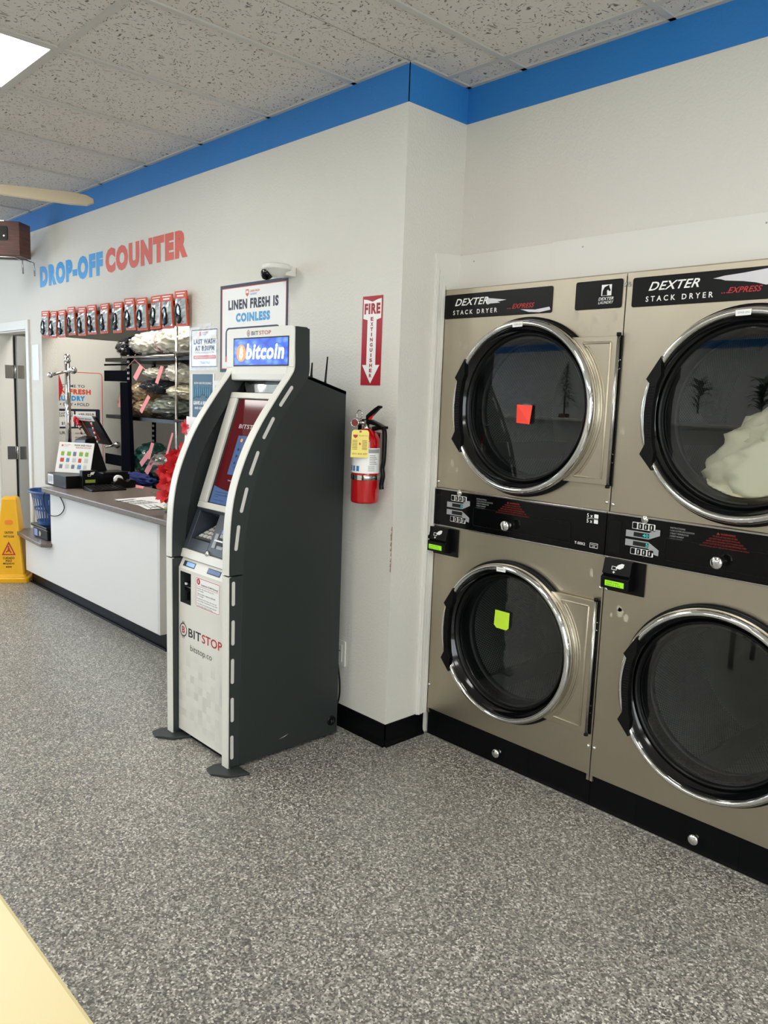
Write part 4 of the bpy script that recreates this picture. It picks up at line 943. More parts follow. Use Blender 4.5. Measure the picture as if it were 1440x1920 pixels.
# poinsettia
fw = root('poinsettia', 'bright red poinsettia flowers with green leaves on the counter', 'flowers', (-1.68, -.02, CZ))
def petal(m, base, d, L, wd, nrm):
    d = d.normalized(); s_ = d.cross(nrm).normalized(); n = s_.cross(d)
    P = [(0, .25), (.3, .8), (.55, 1.0), (.8, .7), (1.0, 0.05)]; v = []
    for t_, q in P:
        c = base+d*L*t_+n*(L*.22*math.sin(t_*2.6)); v += [c-s_*wd*q, c+n*(-.12*wd), c+s_*wd*q]
    f = []
    for i in range(4):
        a, b_ = 3*i, 3*i+3; f += [(a, a+1, b_+1, b_), (a+1, a+2, b_+2, b_+1)]
    m.add(v, f, True)
FLW = [(-1.74, -.10, 1.05), (-1.62, -.12, 1.10), (-1.70, -.06, 1.14), (-1.58, -.06, 1.17), (-1.76, -.08, .97), (-1.66, -.14, .99), (-1.60, -.13, 1.03), (-1.68, -.13, .92), (-1.54, -.10, 1.08), (-1.79, -.06, 1.03)]
for c in FLW:
    m = MB(M_petal); cc = Vector(c); ax = (Vector((1.0, -.8, .25))+Vector([random.uniform(-.6, .6) for _ in range(3)])).normalized()
    a = ax.cross(Vector((0, 0, 1))).normalized(); b_ = ax.cross(a)
    for k in range(13):
        t_ = 2*PI*k/6.5+random.uniform(-.2, .2); petal(m, cc, a*math.cos(t_)+b_*math.sin(t_)+ax*random.uniform(-.1, .5), random.uniform(.045, .072), .019, ax)
    m.use(M_yellow).blob(cc+ax*.012, (.0035, .0035, .0035), None, 1); part('flower', m, fw)
lv = MB(M_leaf)
for k in range(16):
    c = Vector((-1.78+random.random()*.2, -.02+random.uniform(-.1, .08), CZ+.03+random.random()*.12)); petal(lv, c, Vector((random.uniform(-1, .6), random.uniform(-1, .3), random.uniform(-.3, .5))), .08, .02, Vector((0, 0, 1)))
part('leaves', lv, fw, label='green leaves and stems')
part('stem', MB(M_leafd).tube([(-1.66, -.02, CZ+.09), (-1.67, -.05, CZ+.2), (-1.68, -.08, CZ+.32)], .006, 6).tube([(-1.66, -.02, CZ+.09), (-1.62, -.06, CZ+.22), (-1.6, -.1, CZ+.3)], .006, 6), fw)
part('pot', MB(mat('terracotta_dark', '#5b2f25', .6)).lathe(Fr((-1.66, -.02, CZ+.001), (1, 0, 0), (0, 1, 0)), [(0, 0), (.05, 0), (.065, .09), (.07, .09), (.07, .1), (.055, .1), (0, .09)], 24), fw)
# chrome garment post
gp = root('garment_rail', 'chrome post with a ball-ended side arm standing on the counter', 'rail', (-3.725, .14, CZ))
part('post', MB(M_chrome).tube([(-3.725, .14, CZ+.001), (-3.725, .14, 1.70)], .021, 20).lathe(Fr((-3.725, .14, CZ+.001), (1, 0, 0), (0, 1, 0)), [(0, 0), (.06, 0), (.06, .006), (.03, .012), (.021, .02)], 24), gp)
part('cap', MB(M_chrome).lathe(Fr((-3.725, .14, 1.70), (1, 0, 0), (0, 1, 0)), [(.021, -.01), (.027, 0), (.027, .015), (.02, .02), (.024, .035), (.018, .05), (0, .055)], 24), gp)
part('arm', MB(M_chrome).tube([(-3.71, .155, 1.628), (-3.605, -.03, 1.589)], .011, 12).blob((-3.60, -.035, 1.588), (.022, .022, .022), None, 3).blob((-3.70, .175, 1.633), (.028, .028, .028), None, 3), gp)

# packets on the rail
rl = single('hanging_rail', MB(M_dullchrome).box(-3.80, -1.66, -.012, -.004, 1.985, 2.008), 'thin grey metal rail across the top of the pass-through', 'rail')
PK = [(-3.768, -3.617), (-3.611, -3.479), (-3.452, -3.315), (-3.271, -3.138), (-3.108, -2.973), (-2.944, -2.811), (-2.765, -2.634), (-2.572, -2.441), (-2.390, -2.252), (-2.233, -2.102), (-2.078, -1.943), (-1.928, -1.795), (-1.770, -1.632)]
for i, (x0, x1) in enumerate(PK):
    zt_ = 2.040+random.uniform(-.003, .012); zb_ = zt_-.190
    where = ('leftmost of the thirteen', 'second from the left of the thirteen', 'third from the left of the thirteen', 'fourth from the left of the thirteen', 'fifth from the left of the thirteen', 'sixth from the left of the thirteen', 'middle one of the thirteen', 'sixth from the right of the thirteen', 'fifth from the right of the thirteen', 'fourth from the right of the thirteen', 'third from the right of the thirteen', 'second from the right of the thirteen', 'rightmost of the thirteen')[i]
    t = root('hanging_packet', 'orange-edged clear packet on the rail, '+where, 'packet', ((x0+x1)/2, -.03, zb_), 'orange packets hung above the pass-through')
    tl = random.uniform(-.03, .03); Fp = Fr(((x0+x1)/2, -.028, zb_), (1, tl, random.uniform(-.03, .03)), (0, random.uniform(-.06, .04), 1)); hw = (x1-x0)/2-.002
    part('pouch', MB(M_orangepk).rrect(Fp, -hw, hw, 0, .19, .004, -.006, 0.0), t, bev=.001)
    wn_ = MB(M_foil); n1, n2 = 6, 9
    wn_.add([Fp.p(-hw*.86+2*hw*.86*a/n1, .014+.136*b_/n2, .002+.016*math.sin(PI*a/n1)*math.sin(PI*b_/n2)**.5+random.uniform(0, .008)*(0 < a < n1)) for b_ in range(n2+1) for a in range(n1+1)], [(b_*(n1+1)+a, b_*(n1+1)+a+1, (b_+1)*(n1+1)+a+1, (b_+1)*(n1+1)+a) for b_ in range(n2) for a in range(n1)])
    part('window', wn_, t, label='crinkled silvery clear window')
    it = MB(M_gasket); ph = random.uniform(-.4, .4)
    it.tube([Fp.p(math.sin(ph)*.0+hw*.35*math.cos(2*PI*k/14), .075+.042*math.sin(2*PI*k/14), .019) for k in range(15)], .006, 6)
    it.blob(Fp.p(random.uniform(-.01, .01), .04, .018), (hw*.5, .008, .024), folds(i, .3, 2), 2)
    part('contents', it, t, label='coiled black item')
    hdr = MB(M_white).fbox(Fp, -hw*.75, hw*.75, .176, .181, .0002, .0006).fbox(Fp, -hw*.6, hw*.5, .160, .168, .0002, .0006); part('header_print', hdr, t)

# ================================================================== BACK ROOM CONTENTS
rk = root('storage_rack', 'black perforated and chrome storage rack behind the pass-through', 'rack', (-3.5, .85, 0))
def angle_post(x, y, z1, sx):
    m = MB(M_blackcloth).box(x, x+.05, y, y+.003, 0, z1).box(x if sx > 0 else x+.047, x+.003 if sx > 0 else x+.05, y, y+.04, 0, z1)
    m.use(M_white)
    z = .1
    while z < z1-.03: m.box(x+.010, x+.018, y-.001, y, z, z+.018); m.box(x+.032, x+.040, y-.001, y, z, z+.018); z += .045
    return m
part('post', angle_post(-3.90, .70, 1.835, 1), rk); part('post', angle_post(-4.35, 1.15, 1.835, 1), rk)
for x, y, z0, z1 in ((-3.12, .72, 0, 1.98), (-3.17, .95, 0, 1.78), (-2.35, .72, 0, 1.98), (-2.35, 1.15, 0, 1.98)): part('chrome_post', MB(M_dullchrome).tube([(x, y, z0), (x, y, z1)], .012, 10), rk)
for z, m_ in ((1.765, M_bplate), (1.285, M_bplate), (.78, M_bplate)):
    part('shelf', MB(m_).box(-4.35, -2.34, .72, 1.18, z-.03, z), rk)
for a, b_ in (((-3.12, .705, 1.285), (-2.35, .705, 1.285)), ((-3.12, .705, 1.79), (-2.35, .705, 1.79)), ((-3.95, .69, 1.765), (-3.1, .69, 1.765))): part('shelf_rail', MB(M_dullchrome).tube([a, b_], .011, 8), rk)
for z0, z1 in ((1.57, 1.66), (.86, .95), (1.70, 1.715)): part('brace', MB(M_blackcloth).box(-4.33, -3.9, .70, .71, z0, z1), rk)
single('dark_coat', MB(M_blackcloth).add([Vector((x, y, z)) for z in (1.56, 1.3, 1.0, .84) for x, y in ((-3.93-(1.56-z)*.01, .66), (-3.88+(1.56-z)*.02, .63), (-3.80+(1.56-z)*.07, .655), (-3.80+(1.56-z)*.07, .69), (-3.93, .69))], [(5*r+i, 5*r+(i+1) % 5, 5*r+5+(i+1) % 5, 5*r+5+i) for r in range(3) for i in range(5)]+[(0, 1, 2, 3, 4), (19, 18, 17, 16, 15)]), 'long dark navy cloth cover hanging down the rack post', 'cover')
def bag(lab, c, r, m_, seed, tags=(), band=False, amp=.30):
    t = root('bagged_laundry', lab, 'laundry bag', (c[0], c[1], c[2]-r[2]), 'bagged laundry on the rack')
    part('cloth', MB(m_).blob(c, r, folds(seed, amp, 3.0), 5), t)
    def fn(d):
        q = d*2.4+Vector((seed*3.1, 0, 0)); return 1.10+.16*abs(noise.noise(q*1.8))+.07*noise.noise(q*5)
    part('plastic_wrap', MB(M_film).blob(c, r, fn, 4, False), t, label='crinkled clear plastic')
    for (dx, dz, w_, h_, a) in tags:
        T_ = Fr((c[0]+dx, c[1]-r[1]*1.14, c[2]+dz), (math.cos(a), 0, math.sin(a)), (-math.sin(a), .25, math.cos(a)))
        part('tag', MB(M_pink).fbox(T_, -w_/2, w_/2, -h_/2, h_/2, 0, .002), t, label='pink paper tag')
    if band: part('band', MB(M_pink).tube([(c[0]-r[0]*.55+.02*math.sin(a*2), c[1]+r[1]*1.0*math.cos(a), c[2]+r[2]*1.05*math.sin(a)) for a in [2*PI*k/24 for k in range(25)]], .004, 6), t, label='thin pink band')
    return t
bag('white bundled comforter in plastic at the top left of the rack', (-3.74, .90, 1.875), (.24, .19, .098), M_white_f, 1)
bag('large white bundled comforter with a pink band on the top shelf', (-3.29, .90, 1.885), (.29, .19, .108), M_white_f, 2, band=True)
bag('white folded clothes in plastic hanging over the navy bundle', (-3.53, .88, 1.640), (.17, .18, .05), M_white_f, 3, ((-.12, .0, .06, .12, -.5),))
bag('navy folded clothes in plastic in the middle of the rack', (-3.60, .88, 1.535), (.14, .18, .055), M_navy_f, 4)
bag('tan folded clothes in plastic beside the black rack post', (-3.81, .82, 1.485), (.105, .12, .08), M_tan_f, 5, ((-.05, .0, .05, .13, -.25),))
bag('white folded clothes in plastic at the upper right of the rack', (-3.20, .88, 1.645), (.17, .17, .08), M_white_f, 6, ((-.12, -.02, .05, .14, -.2),))
bag('cream folded clothes in plastic below the upper right bundle', (-3.17, .88, 1.50), (.17, .17, .055), M_cream_f, 7)
bag('big grey-green bundle in plastic on the middle shelf', (-3.36, .86, 1.375), (.29, .17, .075), M_gg_f, 8, ((-.16, .02, .045, .15, -.5),))
bag('beige crumpled bundle in plastic left of the grey-green one', (-3.76, .86, 1.365), (.13, .15, .065), M_tan_f, 9)
bag('peach bundle in plastic left of the black rack post', (-4.15, .90, 1.42), (.16, .12, .12), mat('peach_fabric', '#c9a18e', .9), 10, ((0, 0, .05, .14, .1),))
bag('teal and clear plastic bundle on the lowest shelf', (-3.80, .88, .93), (.15, .15, .13), M_teal_f, 11)
bag('grey bundle with pink tags on the lowest shelf', (-3.47, .88, .91), (.17, .17, .11), M_grey_f, 12, ((-.08, .06, .05, .16, -.7), (.0, .12, .05, .13, -.1), (-.02, -.01, .06, .12, -.5)))
bag('dark bundle with a long pink tag at the right of the lowest shelf', (-3.18, .88, .95), (.12, .15, .15), M_dark_f, 13, ((-.03, .14, .03, .2, -.1),))
single('folded_cloth', MB(mat('royal_blue_cloth', '#1d2a66', .9)).blob((-3.55, .60, .80), (.26, .10, .05), folds(4, .3, 3), 4), 'royal blue cloth low on the rack behind the counter', 'cloth')
for k in range(3):
    bag(('black bundle on the top shelf above the inner door', 'dark grey bundle on the top shelf above the inner door', 'black bundle beside the comforter on the top shelf')[k], (-4.28+.17*k-.03, .96+.0*k, 1.86+.02*k), (.085, .14, .085), M_dark_f if k != 1 else M_blackcloth, 20+k)
hg = MB(mat('hanger_peach', '#d89a84', .4)).tube([(-3.95, .70, 1.66), (-3.76, .70, 1.745), (-3.57, .70, 1.66)], .004, 6).tube([(-3.76, .70, 1.745), (-3.76, .70, 1.775), (-3.745, .70, 1.785)], .003, 6)
single('clothes_hanger', hg, 'thin peach wire hanger hooked below the top shelf', 'hanger')

# ================================================================== WALL THINGS
pp = MB(mat('plastic_sleeve_pale', '#c9d3db', .15)).fbox(WY(0), -4.035, -3.905, 1.55, 1.815, .0005, .003)
single('wall_note', pp, 'pale blue glossy note taped beside the door frame', 'note')
po = root('wall_poster', 'large navy-bordered poster reading LINEN FRESH IS COINLESS above the kiosk', 'poster', (-1.05, 0, 1.61))
F = WY(0)
part('sheet', MB(M_white).fbox(F, -1.347, -.755, 1.611, 2.051, .0005, .003).use(M_navy).frame(F, -1.347, -.755, 1.611, 2.051, .016, .003, .0034).use(M_coral).frame(F, -1.331, -.771, 1.627, 2.035, .003, .003, .0036), po)
pt = MB(M_navy).text(F, 'LINEN FRESH IS', -1.27, 1.924, .438, .050, .0036, .07); pt.use(M_sky).text(F, 'COINLESS', -1.199, 1.861, .299, .045, .0036, .085)
pt.use(M_coral).text(F, 'LINEN FRESH', -1.075, 2.003, .085, .010, .0036, .02).poly(F, [(-1.112, 2.018), (-1.085, 2.018), (-1.085, 1.995), (-1.098, 1.982), (-1.112, 1.995)], .0036); pt.use(M_sky).text(F, 'LAUNDRY', -1.075, 1.989, .062, .009, .0036, .02)
pt.use(M_white).poly(F, [(-1.108, 2.012), (-1.089, 2.012), (-1.089, 1.999), (-1.108, 1.999)], .0039)
pt.use(M_navy).frame(F, -1.295, -.815, 1.66, 1.836, .020, .003, .0037, .03); pt.use(M_coral).fbox(F, -1.295, -1.275, 1.662, 1.69, .0037, .004)
part('print', pt, po)
lw = root('wall_sign', 'small laminated sign reading LAST WASH AT 8:30PM left of the poster', 'sign', (-1.5, 0, 1.63))
part('sheet', MB(M_white).fbox(F, -1.644, -1.375, 1.635, 1.841, .0005, .003).use(M_navy).frame(F, -1.642, -1.377, 1.637, 1.839, .0055, .003, .0034), lw)
ls = MB(M_navy).text(F, 'LAST WASH', -1.617, 1.760, .222, .028, .0036, .07).text(F, 'AT 8:30PM', -1.603, 1.724, .198, .028, .0036, .07).text(F, 'DOORS LOCKED AT 9:30 PM', -1.60, 1.711, .19, .008, .0036)
ls.use(M_coral).fbox(F, -1.620, -1.388, 1.681, 1.700, .0034, .0036).text(F, 'LINEN FRESH', -1.53, 1.817, .06, .008, .0036, .01).rrect(F, -1.56, -1.54, 1.805, 1.827, .004, .0036); ls.use(M_white).text(F, 'ALL SERVICES CLOSE AT 9:30 PM', -1.61, 1.687, .21, .007, .0039); ls.use(M_sky).text(F, 'LAUNDRY', -1.53, 1.806, .045, .008, .0036, .01).text(F, 'Thank You!', -1.55, 1.655, .10, .014, .0036)
part('print', ls, lw); part('plastic_sleeve', MB(M_sleeve).add([F.p(-1.655+.29*a/10, 1.62+.232*b_/10, .006+random.uniform(0, .0018)) for b_ in range(11) for a in range(11)], [(b_*11+a, b_*11+a+1, b_*11+a+12, b_*11+a+11) for b_ in range(10) for a in range(10)]), lw, label='crinkled clear plastic sleeve')
single('tape_strip', MB(mat('clear_tape', '#cfcdc6', .25)).fbox(F, -1.60, -1.44, 1.853, 1.87, .0003, .0009), 'strip of clear tape above the small laminated sign', 'tape')
rv = root('wall_flyer', 'teal poster reading LEAVE A REVIEW below the small laminated sign', 'poster', (-1.52, 0, 1.2))
part('sheet', MB(M_white).fbox(F, -1.645, -1.405, 1.16, 1.603, .0005, .003).use(M_teal).fbox(F, -1.630, -1.420, 1.18, 1.60, .003, .0036), rv)
part('print', MB(M_white).text(F, 'HOW ARE WE DOING?', -1.61, 1.545, .18, .012, .004, .02).text(F, 'LEAVE A REVIEW', -1.618, 1.433, .185, .020, .004, .07).text(F, 'AND GET A', -1.605, 1.408, .10, .013, .004, .03).use(M_coral).text(F, 'REWARD', -1.50, 1.408, .07, .013, .004, .03), rv)
M_ripple = mat('film_sheen_blue', '#5f9cc0', .3)  # pale blue colour stands for reflections on the flyer's film
rp = MB(M_ripple)
for k in range(9):
    u = -1.618+.021*k; h0, h1 = 1.465+random.uniform(0, .02), 1.52+random.uniform(0, .012); rp.add([F.p(u, h0, .004), F.p(u+.004, h0, .007), F.p(u+.008, h0+.01, .004), F.p(u+.003, h1, .004), F.p(u+.006, h1+.006, .007), F.p(u+.010, h1, .004)], [(0, 1, 4, 3), (1, 2, 5, 4)], True)
part('sheen_streaks', rp, rv, label='pale streaks painted as sheen on the rippled film')
single('wall_plate', MB(M_camw).rrect(F, -1.405, -1.335, 1.44, 1.565, .006, .0005, .006).frame(F, -1.39, -1.35, 1.46, 1.545, .004, .006, .008), 'pale switch plate on the wall left of the kiosk head', 'switch', bev=.001)
wp = root('wall_card', 'white sheet with a red star bow hanging beside the counter', 'sign', (-1.58, -.01, 1.15))
part('sheet', MB(M_white).add([F.p(a, b_, c) for a, b_, c in ((-1.690, 1.365, .006), (-1.54, 1.362, .008), (-1.56, 1.10, .03), (-1.71, 1.10, .02))], [(0, 1, 2, 3)]), wp)
bw = MB(M_petal); cen = F.p(-1.63, 1.305, .035)
for k in range(10): t_ = 2*PI*k/5+(.3 if k > 4 else 0); petal(bw, cen, Vector((math.cos(t_), -.2, math.sin(t_))), .05, .012, Vector((0, -1, 0)))
part('bow', bw, wp, label='red star bow')
# security camera
sc2 = root('security_camera', 'white ceiling-style security camera on the wall above the poster', 'camera', (-.80, 0, 2.05))
g = Fr((-.745, -.080, 2.092), (1, 0, 0), (0, -1, 0))    # facing down
part('mount', MB(M_camw).lathe(g, [(0, -.003), (.060, -.002), (.068, .004), (.068, .020), (.062, .026), (.0, .026)], 40).box(-.79, -.70, -.06, -.002, 2.045, 2.088), sc2, bev=.002)
part('housing', MB(M_camw).lathe(g, [(.064, .02), (.058, .026), (.040, .046), (.018, .056), (0, .058)], 40), sc2)
g3 = Fr((-.765, -.122, 2.052), (.8, .6, 0), (-.35, .45, .8)); part('lens_dome', MB(M_bgloss).lathe(g3, [(.027, -.015), (.027, .0), (.023, .012), (.014, .020), (0, .023)], 28), sc2)
part('lens_ring', MB(M_dullchrome).lathe(g3, [(.008, .022), (.010, .0235), (.012, .022)], 20), sc2)
# fire sign
fs_ = root('wall_sign', 'red and white FIRE EXTINGUISHER sign with a down arrow', 'sign', (-.168, 0, 1.555)); F = WY(0)
part('sheet', MB(mat('sign_red', '#a81224', .35)).fbox(F, -.2295, -.1065, 1.555, 1.924, .0005, .002), fs_)
part('arrow', MB(M_white).poly(F, [(-.223, 1.912), (-.200, 1.909), (-.168, 1.900), (-.136, 1.909), (-.113, 1.912), (-.113, 1.832), (-.140, 1.826), (-.140, 1.640), (-.114, 1.640), (-.168, 1.562), (-.222, 1.640), (-.196, 1.640), (-.196, 1.826), (-.223, 1.832)], .0024), fs_, label='white arrow')
ft = MB(mat('sign_red_ink', '#a01020', .4)).text(F, 'FIRE', -.217, 1.850, .098, .044, .0028, .075)
for k, ch in enumerate('EXTINGUISHER'):
    wd = .006 if ch == 'I' else .017; ft.text(F, ch, -.168-wd/2, 1.822-.0213*k, wd, .0155, .0028, .06)
part('lettering', ft, fs_)
# extinguisher
EX, EY = -.100, -.074
ex = root('fire_extinguisher', 'red fire extinguisher with a yellow inspection tag on the wall', 'fire extinguisher', (EX, EY, 1.065))
g = Fr((EX, EY, 1.066), (1, 0, 0), (0, 1, 0))
part('cylinder', MB(M_extred).lathe(g, [(0, .004), (.047, .0), (.057, .005), (.058, .012), (.058, .250), (.056, .268), (.048, .287), (.035, .300), (.022, .308), (.016, .312), (0, .312)], 48), ex)
a_ = [math.radians(v_) for v_ in (215, 398)]
lb = MB(M_white).lathe(g, [(.0585, .128), (.0585, .232)], 40, False, True, a_[0], a_[1]); lbo = part('label', lb, ex)
lp = MB(mat('label_blue', '#2f78b8', .5))
for k in range(3):
    t0 = math.radians(238+20*k); lp.lathe(g, [(.0589, .136), (.0589, .158)], 4, False, True, t0, t0+.22)
lp.use(M_grey).lathe(g, [(.0589, .212), (.0589, .228)], 8, False, True, math.radians(328), math.radians(385))
for k in range(6): lp.lathe(g, [(.0589, .200-.007*k), (.0589, .203-.007*k)], 6, False, True, math.radians(333), math.radians(360+(k % 3)*5))
for k in range(5): lp.lathe(g, [(.0589, .158-.005*k), (.0589, .160-.005*k)], 6, False, True, math.radians(328), math.radians(356))
part('label_print', lp, lbo)
sb = MB(M_dullchrome).lathe(g, [(.0592, .100), (.0602, .101), (.0602, .119), (.0592, .120)], 40)
sb.box(EX-.012, EX+.012, -.012, -.002, 1.16, 1.19); sb.use(M_gasket)
for t0 in (262, 306): sb.lathe(g, [(.0610, .099), (.0610, .121)], 2, False, True, math.radians(t0), math.radians(t0+5))
sb.use(M_chrome).lathe(g, [(.0614, .100), (.0614, .120)], 6, False, True, math.radians(270), math.radians(303)); part('strap', sb, ex)
part('wall_bracket', MB(M_dullchrome).box(EX-.02, EX+.02, -.014, -.001, 1.12, 1.36), ex)
part('valve', MB(M_dullchrome).lathe(g, [(.018, .308), (.018, .318), (.013, .322), (.013, .345), (.0, .345)], 20).tube([(EX, EY, 1.40), (EX-.034, EY-.025, 1.398)], .008, 8), ex)
hs = MB(M_gasket); 
def bar2(m, pts, wd):  # flat lever, pts (x,z,thick)
    up = [(x, z+t_) for x, z, t_ in pts]; dn = [(x, z-t_) for x, z, t_ in pts]; m.poly(WY(EY), up+dn[::-1], -wd, wd)
bar2(hs, [(EX-.022, 1.405, .010), (EX+.03, 1.404, .010), (EX+.075, 1.395, .006), (EX+.105, 1.385, .0055), (EX+.118, 1.385, .006)], .011); part('carry_handle', hs, ex, bev=.003)
hs = MB(M_gasket); bar2(hs, [(EX+.0, 1.418, .012), (EX+.02, 1.432, .012), (EX+.05, 1.452, .010), (EX+.072, 1.466, .007), (EX+.083, 1.467, .004)], .009); part('squeeze_lever', hs, ex, bev=.003)
part('safety_tag', MB(M_petal).poly(WY(EY-.012), [(EX+.022, 1.418), (EX+.056, 1.438), (EX+.042, 1.418), (EX+.03, 1.412)], 0, .002), ex)
part('pull_ring', MB(M_chrome).tube([(EX-.025+.017*math.cos(2*PI*k/20), EY-.02, 1.432+.019*math.sin(2*PI*k/20)) for k in range(21)], .0022, 6), ex)
gg = Fr((EX-.040, EY-.030, 1.398), (1, .5, 0), (0, 0, 1)); part('pressure_gauge', MB(M_chrome).lathe(gg, [(.0, -.006), (.017, -.006), (.018, .004), (.016, .007), (.0145, .005)], 28).use(mat('gauge_face', '#7c3535', .3)).lathe(gg, [(.0145, .005), (.0, .005)], 24), ex)
hz = MB(M_gasket).tube(spline([(EX-.035, EY-.0, 1.402), (EX-.065, EY+.02, 1.385), (EX-.072, EY+.03, 1.34), (EX-.05, -.022, 1.30)], 5), .0085, 10)
hz.tube(spline([(EX+.015, EY+.02, 1.375), (EX+.05, EY+.03, 1.383), (EX+.072, EY+.03, 1.376), (EX+.078, EY+.03, 1.34), (EX+.076, EY+.03, 1.25), (EX+.070, EY+.03, 1.215), (EX+.075, EY+.03, 1.185), (EX+.068, EY+.03, 1.150), (EX+.070, EY+.03, 1.128)], 6), .010, 10); part('hose', hz, ex)
tg = Fr((EX+.048-.015, EY-.050-.016, 1.268), (.72, .69, 0), (.0, .0, 1)); tm = MB(M_tagy).poly(tg, [(-.036, -.008), (.035, -.008), (.037, .095), (.031, .104), (-.026, .104), (-.033, .095)], 0, .0012)
tgo = part('inspection_tag', tm, ex, label='yellow inspection tag')
ti = MB(M_red).poly(tg, [(-.028, .084), (-.008, .084), (-.010, .076), (-.018, .070), (-.026, .076)], .0016).poly(tg, [(-.003, .048), (.0, .042), (.005, .046), (.0, .054)], .0016); ti.use(mat('tag_ink', '#8c7a3a', .6)).disc(tg, .002, .0975, .005, .0016, None, 12)
for k in range(7): ti.fbox(tg, -.030, -.010, .060-.006*k, .0625-.006*k, .0013, .0016).fbox(tg, .010, .030, .060-.006*k, .0625-.006*k, .0013, .0016)
ti.text(tg, 'FIRE SAFETY TAG', -.003, .078, .034, .005, .0016).text(tg, '2025', -.030, .004, .018, .006, .0016, .03).text(tg, '2026', -.008, .004, .018, .006, .0016, .03).text(tg, '2027', .014, .004, .018, .006, .0016, .03)
part('tag_print', ti, tgo)
# outlet behind kiosk
ol = root('wall_outlet', 'white wall outlet low behind the kiosk', 'outlet', (-.31, 0, .28)); F = WY(0)
part('plate', MB(M_camw).rrect(F, -.355, -.273, .284, .404, .005, .0005, .006), ol, bev=.001); part('rocker', MB(M_camw).frame(F, -.335, -.293, .305, .383, .004, .006, .009).use(M_gasket).fbox(F, -.322, -.306, .352, .356, .006, .0066), ol)
single('power_cord', MB(M_gasket).tube(spline([(-.325, -.012, .33), (-.300, -.02, .28), (-.283, -.022, .20), (-.286, -.025, .13), (-.305, -.04, .08), (-.31, -.07, .05)], 6), .004, 6), 'black power cord hanging below the outlet behind the kiosk', 'cord')

# wooden box at the upper left
wb = root('wall_speaker', 'reddish wooden box with a black port on a bracket near the ceiling', 'speaker', (-4.1, -.2, 2.42))
WBF = Fr((-3.672, -.20, 2.413), (.72, .69, 0), (0, 0, 1)); WBF = Fr(WBF.p(-.42, 0), (.72, .69, 0), (0, 0, 1))
part('body', MB(M_wood).fbox(WBF, 0, .42, 0, .235, -.16, 0), wb, bev=.003)
part('port', MB(M_gasket).rrect(WBF, .27, .335, .105, .20, .01, 0, .004).use(M_dullchrome).disc(WBF, .31, .135, .006, .004, .006, 10), wb)
part('bracket', MB(M_dullchrome).tube([WBF.p(.0, -.006, -.01), WBF.p(.38, -.008, -.01), WBF.p(.425, -.03, -.02), WBF.p(.43, -.12, -.02)], .006, 8).tube([WBF.p(.0, -.006, -.12), WBF.p(.40, -.008, -.12), WBF.p(.46, -.03, -.12), WBF.p(.465, -.12, -.12)], .006, 8).fbox(WBF, .1, .3, .236, .245, -.15, -.02), wb)
part('support', MB(M_dullchrome).box(-4.06, -4.02, -.20, -.003, 2.46, 2.50), wb)
# ceiling fan
fan = root('ceiling_fan', 'cream ceiling fan, one blade tip showing at the left', 'ceiling fan', (-2.02, -1.16, H-.01))
hub = Vector((-2.02, -1.16, 2.45)); part('motor', MB(M_camw).lathe(Fr(hub, (1, 0, 0), (0, 1, 0)), [(0, -.05), (.07, -.045), (.10, -.02), (.10, .05), (.05, .08), (0, .08)], 32).tube([hub+Vector((0, 0, .07)), (hub.x, hub.y, H-.012)], .014, 10).lathe(Fr((hub.x, hub.y, H-.05), (1, 0, 0), (0, 1, 0)), [(.0, -.01), (.05, .0), (.065, .044)], 24), fan)
for k in range(3):
    a = math.radians(71+120*k); G = Fr(hub, (math.cos(a), math.sin(a), 0), (-math.sin(a)*.8, math.cos(a)*.8, .6))
    part('blade', MB(M_blade).poly(G, [(.13, -.045), (.60, -.065), (.68, -.055), (.715, -.02), (.715, .02), (.68, .055), (.60, .065), (.13, .045)], -.004, .004).fbox(G, .07, .18, -.02, .02, -.012, -.004), fan)

# wet floor cone
cc = root('wet_floor_cone', 'yellow wet floor caution cone standing by the doorway', 'caution cone', (-4.05, -.19, 0))
ang = math.radians(58); CF = Fr((-4.05, -.19, 0), (math.cos(ang), math.sin(ang), 0), (-math.sin(ang), math.cos(ang), 0))
def sq(m, lv):
    v = []; 
    for h, z in lv:
        for a, b_ in rr(-h, h, -h, h, h*.22, 3): v.append(CF.p(a, b_, z))
    n = 16; m.add(v, [(k*n+i, k*n+(i+1) % n, (k+1)*n+(i+1) % n, (k+1)*n+i) for k in range(len(lv)-1) for i in range(n)]+[tuple(range((len(lv)-1)*n, len(lv)*n))], False)
m = MB(M_yellow); sq(m, [(.148, 0.001), (.150, .03), (.142, .038), (.128, .04), (.122, .055), (.115, .06), (.055, .635), (.048, .648), (.04, .65)]); part('body', m, cc, bev=.002)
TFc = Fr(CF.p(0, -.1155, .06), CF.u, (CF.n*.575+CF.v*.06)); tx = MB(M_ink).text(TFc, 'CAUTION', -.03, .315, .062, .018, .002, .03).text(TFc, 'WET FLOOR', -.038, .285, .078, .016, .002, .03)
tx.text(TFc, 'CUIDADO', -.042, .118, .084, .018, .002, .03).text(TFc, 'PISO', -.022, .097, .044, .016, .002, .03).text(TFc, 'MOJADO', -.04, .073, .08, .018, .002, .03).text(TFc, 'www', -.022, .052, .045, .012, .002, .04)
part('lettering', tx, cc); tr = MB(M_red)
P = [(-.05, .15), (.05, .15), (0, .255)]; Q = [(-.036, .159), (.036, .159), (0, .236)]
tr.add([TFc.p(a, b_, .002) for a, b_ in P+Q], [(0, 1, 4, 3), (1, 2, 5, 4), (2, 0, 3, 5)]); tr.disc(TFc, -.002, .213, .0065, .002, None, 10).poly(TFc, [(-.008, .205), (.006, .203), (.010, .185), (.022, .168), (.014, .166), (.0, .180), (-.018, .168), (-.022, .174), (-.006, .188)], .002)
